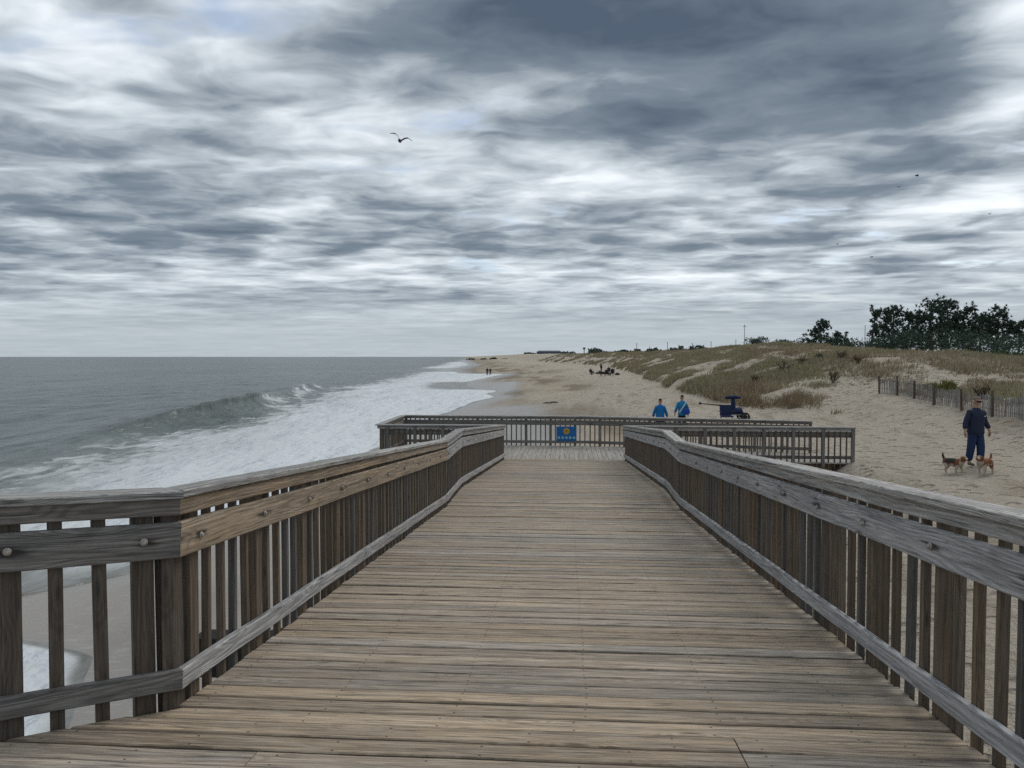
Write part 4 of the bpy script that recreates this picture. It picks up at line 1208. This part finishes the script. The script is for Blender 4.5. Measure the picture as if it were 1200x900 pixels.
sitter(717.5, 119, 'dark clad person in the far beach front row farthest from the dog', 'black', 'dark', -.3, 'person farthest from the black dog')
x, y, z = at(704.5, 140); person((x, y, z), A+2.0, 'dark clad person standing among the sitters on the far beach', 'black', 'black', group='people sitting on the far beach', stride=.04)
x, y, z = at(706.5, 117); dog((x, y, z), 2.6, 'black dog standing beside the people sitting on the far beach', False, 1.7, plain_col=np.array([.016, .015, .014]))
def duffel(px, Y, label, w=.8):
    x, y, z = at(px, Y); r = empty('duffel_bag', (x, y, z), R.uniform(-.4, .4), label, 'bag', 'bags of the far beach group')
    sk = SK(); a = sk.p((-w/2, 0, .16), (.13, .13)); sk.chain(a, [((0, 0, .19), (.19, .19)), ((w/2, 0, .16), (.13, .13))]); sk.build('bag_body', M['black'], r, 1)
    MB().tube([(-.15, 0, .36), (0, 0, .46), (.15, 0, .36)], [.02]*3, 5).build('bag_handle', M['dark'], r)
duffel(723.5, 118, 'dark bag on the sand right of the front pair on the far beach')
duffel(701.5, 132, 'long dark bag lying on the sand below the standing person', 1.2)
duffel(693.5, 131, 'small dark bag on the sand in front of the person sitting apart', .4)

# ---- driftwood
def drift(px, Y, ln, label):
    x, y, z = at(px, Y); r = MB()
    r.tube([(x-ln/2, y, z+.03), (x-.1*ln, y+.08, z+.06), (x+.2*ln, y-.05, z+.05), (x+ln/2, y+.05, z+.02)], [.03, .06, .05, .02], 6)
    tag(r.build('driftwood', M['twig'], None, True), label, 'driftwood', 'driftwood on the beach')
drift(642, 62, .8, 'dark driftwood stick on damp sand beyond the blue sign, seaward piece')
drift(650, 62, .8, 'dark driftwood stick on damp sand beyond the blue sign, landward piece')

# ------------------------------------------------------------------ birds
M['bird'] = plain('dark_feathers', (.03, .03, .032), .8, .2, 10)
def bird(px, py, Y, span, rz, up, label, roll=0.):
    X = ray(px, Y); t, s = c2w(X, Y); z = (418-py)/900*Y
    r = empty('gull', (t, s, z), rz, label, 'bird', 'gulls in flight'); r.scale = (span,)*3; r.rotation_euler = (roll, -.5, rz)
    s_ = SK(); a = s_.p((0, 0, 0), (.09, .085)); s_.chain(a, [((.13, 0, .005), (.075, .07)), ((.22, 0, .025), (.04, .04)), ((.3, 0, .03), .012)]); s_.chain(a, [((-.12, 0, 0), (.045, .04)), ((-.26, 0, -.01), (.05, .01))])
    s_.build('body', M['bird'], r, 2)
    for q in (-1, 1):
        st = [(0.02, .02, .26), (.17, .03+up*.12, .25), (.31, up*.17+.03, .22), (.44, .02+up*.155, .16), (.56, up*.13, .04)]
        v = []
        for (yy, zz, chd) in st:
            sw = -.25*max(0, yy-.3)
            v += [(.08+sw, q*yy, zz+.008), (.08+sw-chd*.5, q*yy, zz+.018), (.08+sw-chd, q*yy, zz), (.08+sw-chd*.5, q*yy, zz-.004)]
        f = []
        for i in range(len(st)-1):
            for k in range(4): f.append((i*4+k, i*4+(k+1) % 4, (i+1)*4+(k+1) % 4, (i+1)*4+k))
        f.append((len(v)-4, len(v)-3, len(v)-2, len(v)-1)); f.append((3, 2, 1, 0))
        mesh_obj('wing', v, f, M['bird'], r, True)
bird(470, 168, 50, 1.35, 1.95, 1.35, 'large dark gull flying with raised wings over the sea', .25)
bird(1070, 208, 160, 1.5, 2.6, .7, 'small far gull gliding highest over the land on the right', -.3)
bird(1050, 221, 150, .95, .8, 1.0, 'tiny far bird just below the gliding one')
bird(1156, 252, 170, .9, .4, .8, 'tiny far bird nearest the right edge of the sky')
bird(1019, 302, 170, 1.0, 2.0, 1.0, 'tiny far bird low in the sky above the small pines')
bird(979, 287, 180, .9, 2.2, .9, 'faint far bird left of and above the lowest one')

# ------------------------------------------------------------------ sky
SUN_EL, SUN_AZ = math.radians(42), math.radians(38)     # azimuth measured from +Y towards +X
w = bpy.data.worlds.new('World'); scene.world = w; w.use_nodes = True
g = NT(w.node_tree); bg = w.node_tree.nodes['Background']
sky = g.node('ShaderNodeTexSky', sky_type='NISHITA'); sky.sun_disc = False
sky.sun_elevation = SUN_EL; sky.sun_rotation = SUN_AZ; sky.air_density = 1.; sky.dust_density = 1.5
dirv = g.node('ShaderNodeTexCoord').outputs['Generated']
dx, dy, dz = g.sep(dirv)[:3]
zc = g.m('MAXIMUM', dz, 0.)
inv = g.m('DIVIDE', 1., g.add(zc, .055))
cu = g.mul(dx, inv); cv = g.mul(dy, inv)                # a flat cloud deck seen in perspective
az = g.m('ARCTAN2', dx, dy); el = g.m('ARCSINE', dz)
n1 = g.noise(g.vec(g.mul(cu, .4), g.mul(cv, .45), 2.3), 1., 3., .5, .1)
wv = g.noise(g.vec(cu, cv, 3.), 2.6, 2., .5, 0., True)
pv = g.vm('ADD', g.vec(g.mul(cu, .85), g.mul(cv, 1.05), .7), g.vm('MULTIPLY', wv, (.3, .3, .2)))
n2 = g.noise(pv, 2.0, 3., .5)
puff = g.voro(pv, 3.4, 'SMOOTH_F1')                     # lumpy cells of the broken layer
n3 = g.noise(pv, 6.4, 4., .55)
den = g.add(g.mul(g.sub(n1, .5), 1.7), g.add(g.mul(g.sub(n2, .5), 1.95), g.mul(g.sub(n3, .5), .8)))
den = g.add(den, g.add(g.mul(g.sub(.42, puff), .62), .05))
def blob(px, py, wx, wy, a):
    a0 = math.atan((px-600)/900)+(-A); e0 = math.atan((418-py)/math.hypot(900, px-600))
    qx = g.m('DIVIDE', g.sub(az, a0), wx/900); qy = g.m('DIVIDE', g.sub(el, e0), wy/900)
    # edges broken up by the same turbulence
    rr = g.add(g.add(g.mul(qx, qx), g.mul(qy, qy)), g.mul(g.sub(n2, .5), 1.2))
    return g.mul(g.m('EXPONENT', g.mul(rr, -1.)), a)
for b_ in ((820, 40, 330, 62, 1.), (1040, 95, 170, 42, .75), (640, 15, 280, 50, .4), (1070, 190, 110, 30, .55), (720, 150, 190, 34, .55), (30, 195, 200, 40, .42), (250, 265, 320, 20, .3),
           (480, 115, 80, 18, .2), (900, 285, 380, 12, .25), (230, 165, 60, 16, .25), (120, 50, 190, 50, -.22),
           (330, 105, 190, 40, -.25), (640, 185, 130, 20, -.25), (1195, 25, 60, 50, -.55), (1130, 255, 130, 26, -.3), (1165, 140, 40, 26, -.4)):
    den = g.add(den, blob(*b_))
hor = g.map(el, .0, .13, 0., 1.)                        # thin even veil low down
den = g.add(g.mul(den, g.map(el, .02, .15, .3, 1.)), g.mul(g.sub(1., hor), .06))
cover = g.ramp(g.map(den, -.75, 1.1, 0., 1., False), [(0., (.95, 1.0, 1.04)), (.18, (.8, .86, .905)), (.34, (.585, .645, .695)), (.5, (.37, .422, .47)), (.66, (.195, .24, .292)), (1., (.08, .112, .16))])
cloud = g.mix(1., cover, (10., 10., 10., 1), 'MULTIPLY')
gap = g.mul(g.map(g.noise(g.vec(g.mul(cu, .9), g.mul(cv, 1.3), 31.), 1., 4., .55), .57, .68), g.map(den, .25, -.15))
col = g.mix(g.mul(gap, .55), cloud, g.mix(1., sky.outputs[0], (.9, 1., 1.15, 1), 'MULTIPLY'))
veil = g.mix(1., (.43, .485, .52, 1), (10., 10., 10., 1), 'MULTIPLY')
col = g.mix(g.map(el, .012, .095, .75, 0.), col, veil)
g.put(bg.inputs['Color'], col); bg.inputs['Strength'].default_value = .1

sl = bpy.data.lights.new('sun', 'SUN'); sl.energy = 1.1; sl.angle = math.radians(30); sl.color = (1., .95, .88)
so = bpy.data.objects.new('sun', sl); link(so)
sd = Vector((math.sin(SUN_AZ)*math.cos(SUN_EL), math.cos(SUN_AZ)*math.cos(SUN_EL), math.sin(SUN_EL)))
so.rotation_euler = sd.to_track_quat('Z', 'Y').to_euler()

# ------------------------------------------------------------------ camera
cam = bpy.data.cameras.new('camera'); co = bpy.data.objects.new('camera', cam); link(co)
cam.sensor_width = 36; cam.lens = 27; cam.clip_end = 60000; cam.clip_start = .05
co.location = (0, 0, 0); co.rotation_euler = (math.radians(90)-math.atan(32/900), 0, A)
scene.camera = co
scene.render.resolution_x, scene.render.resolution_y = 1024, 768
vs = scene.view_settings; vs.view_transform = 'Standard'; vs.look = 'None'; vs.exposure = .14; vs.gamma = 1; vs.use_curve_mapping = False
scene.cycles.max_bounces = 4; scene.cycles.diffuse_bounces = 3; scene.cycles.glossy_bounces = 2; scene.cycles.use_denoising = False
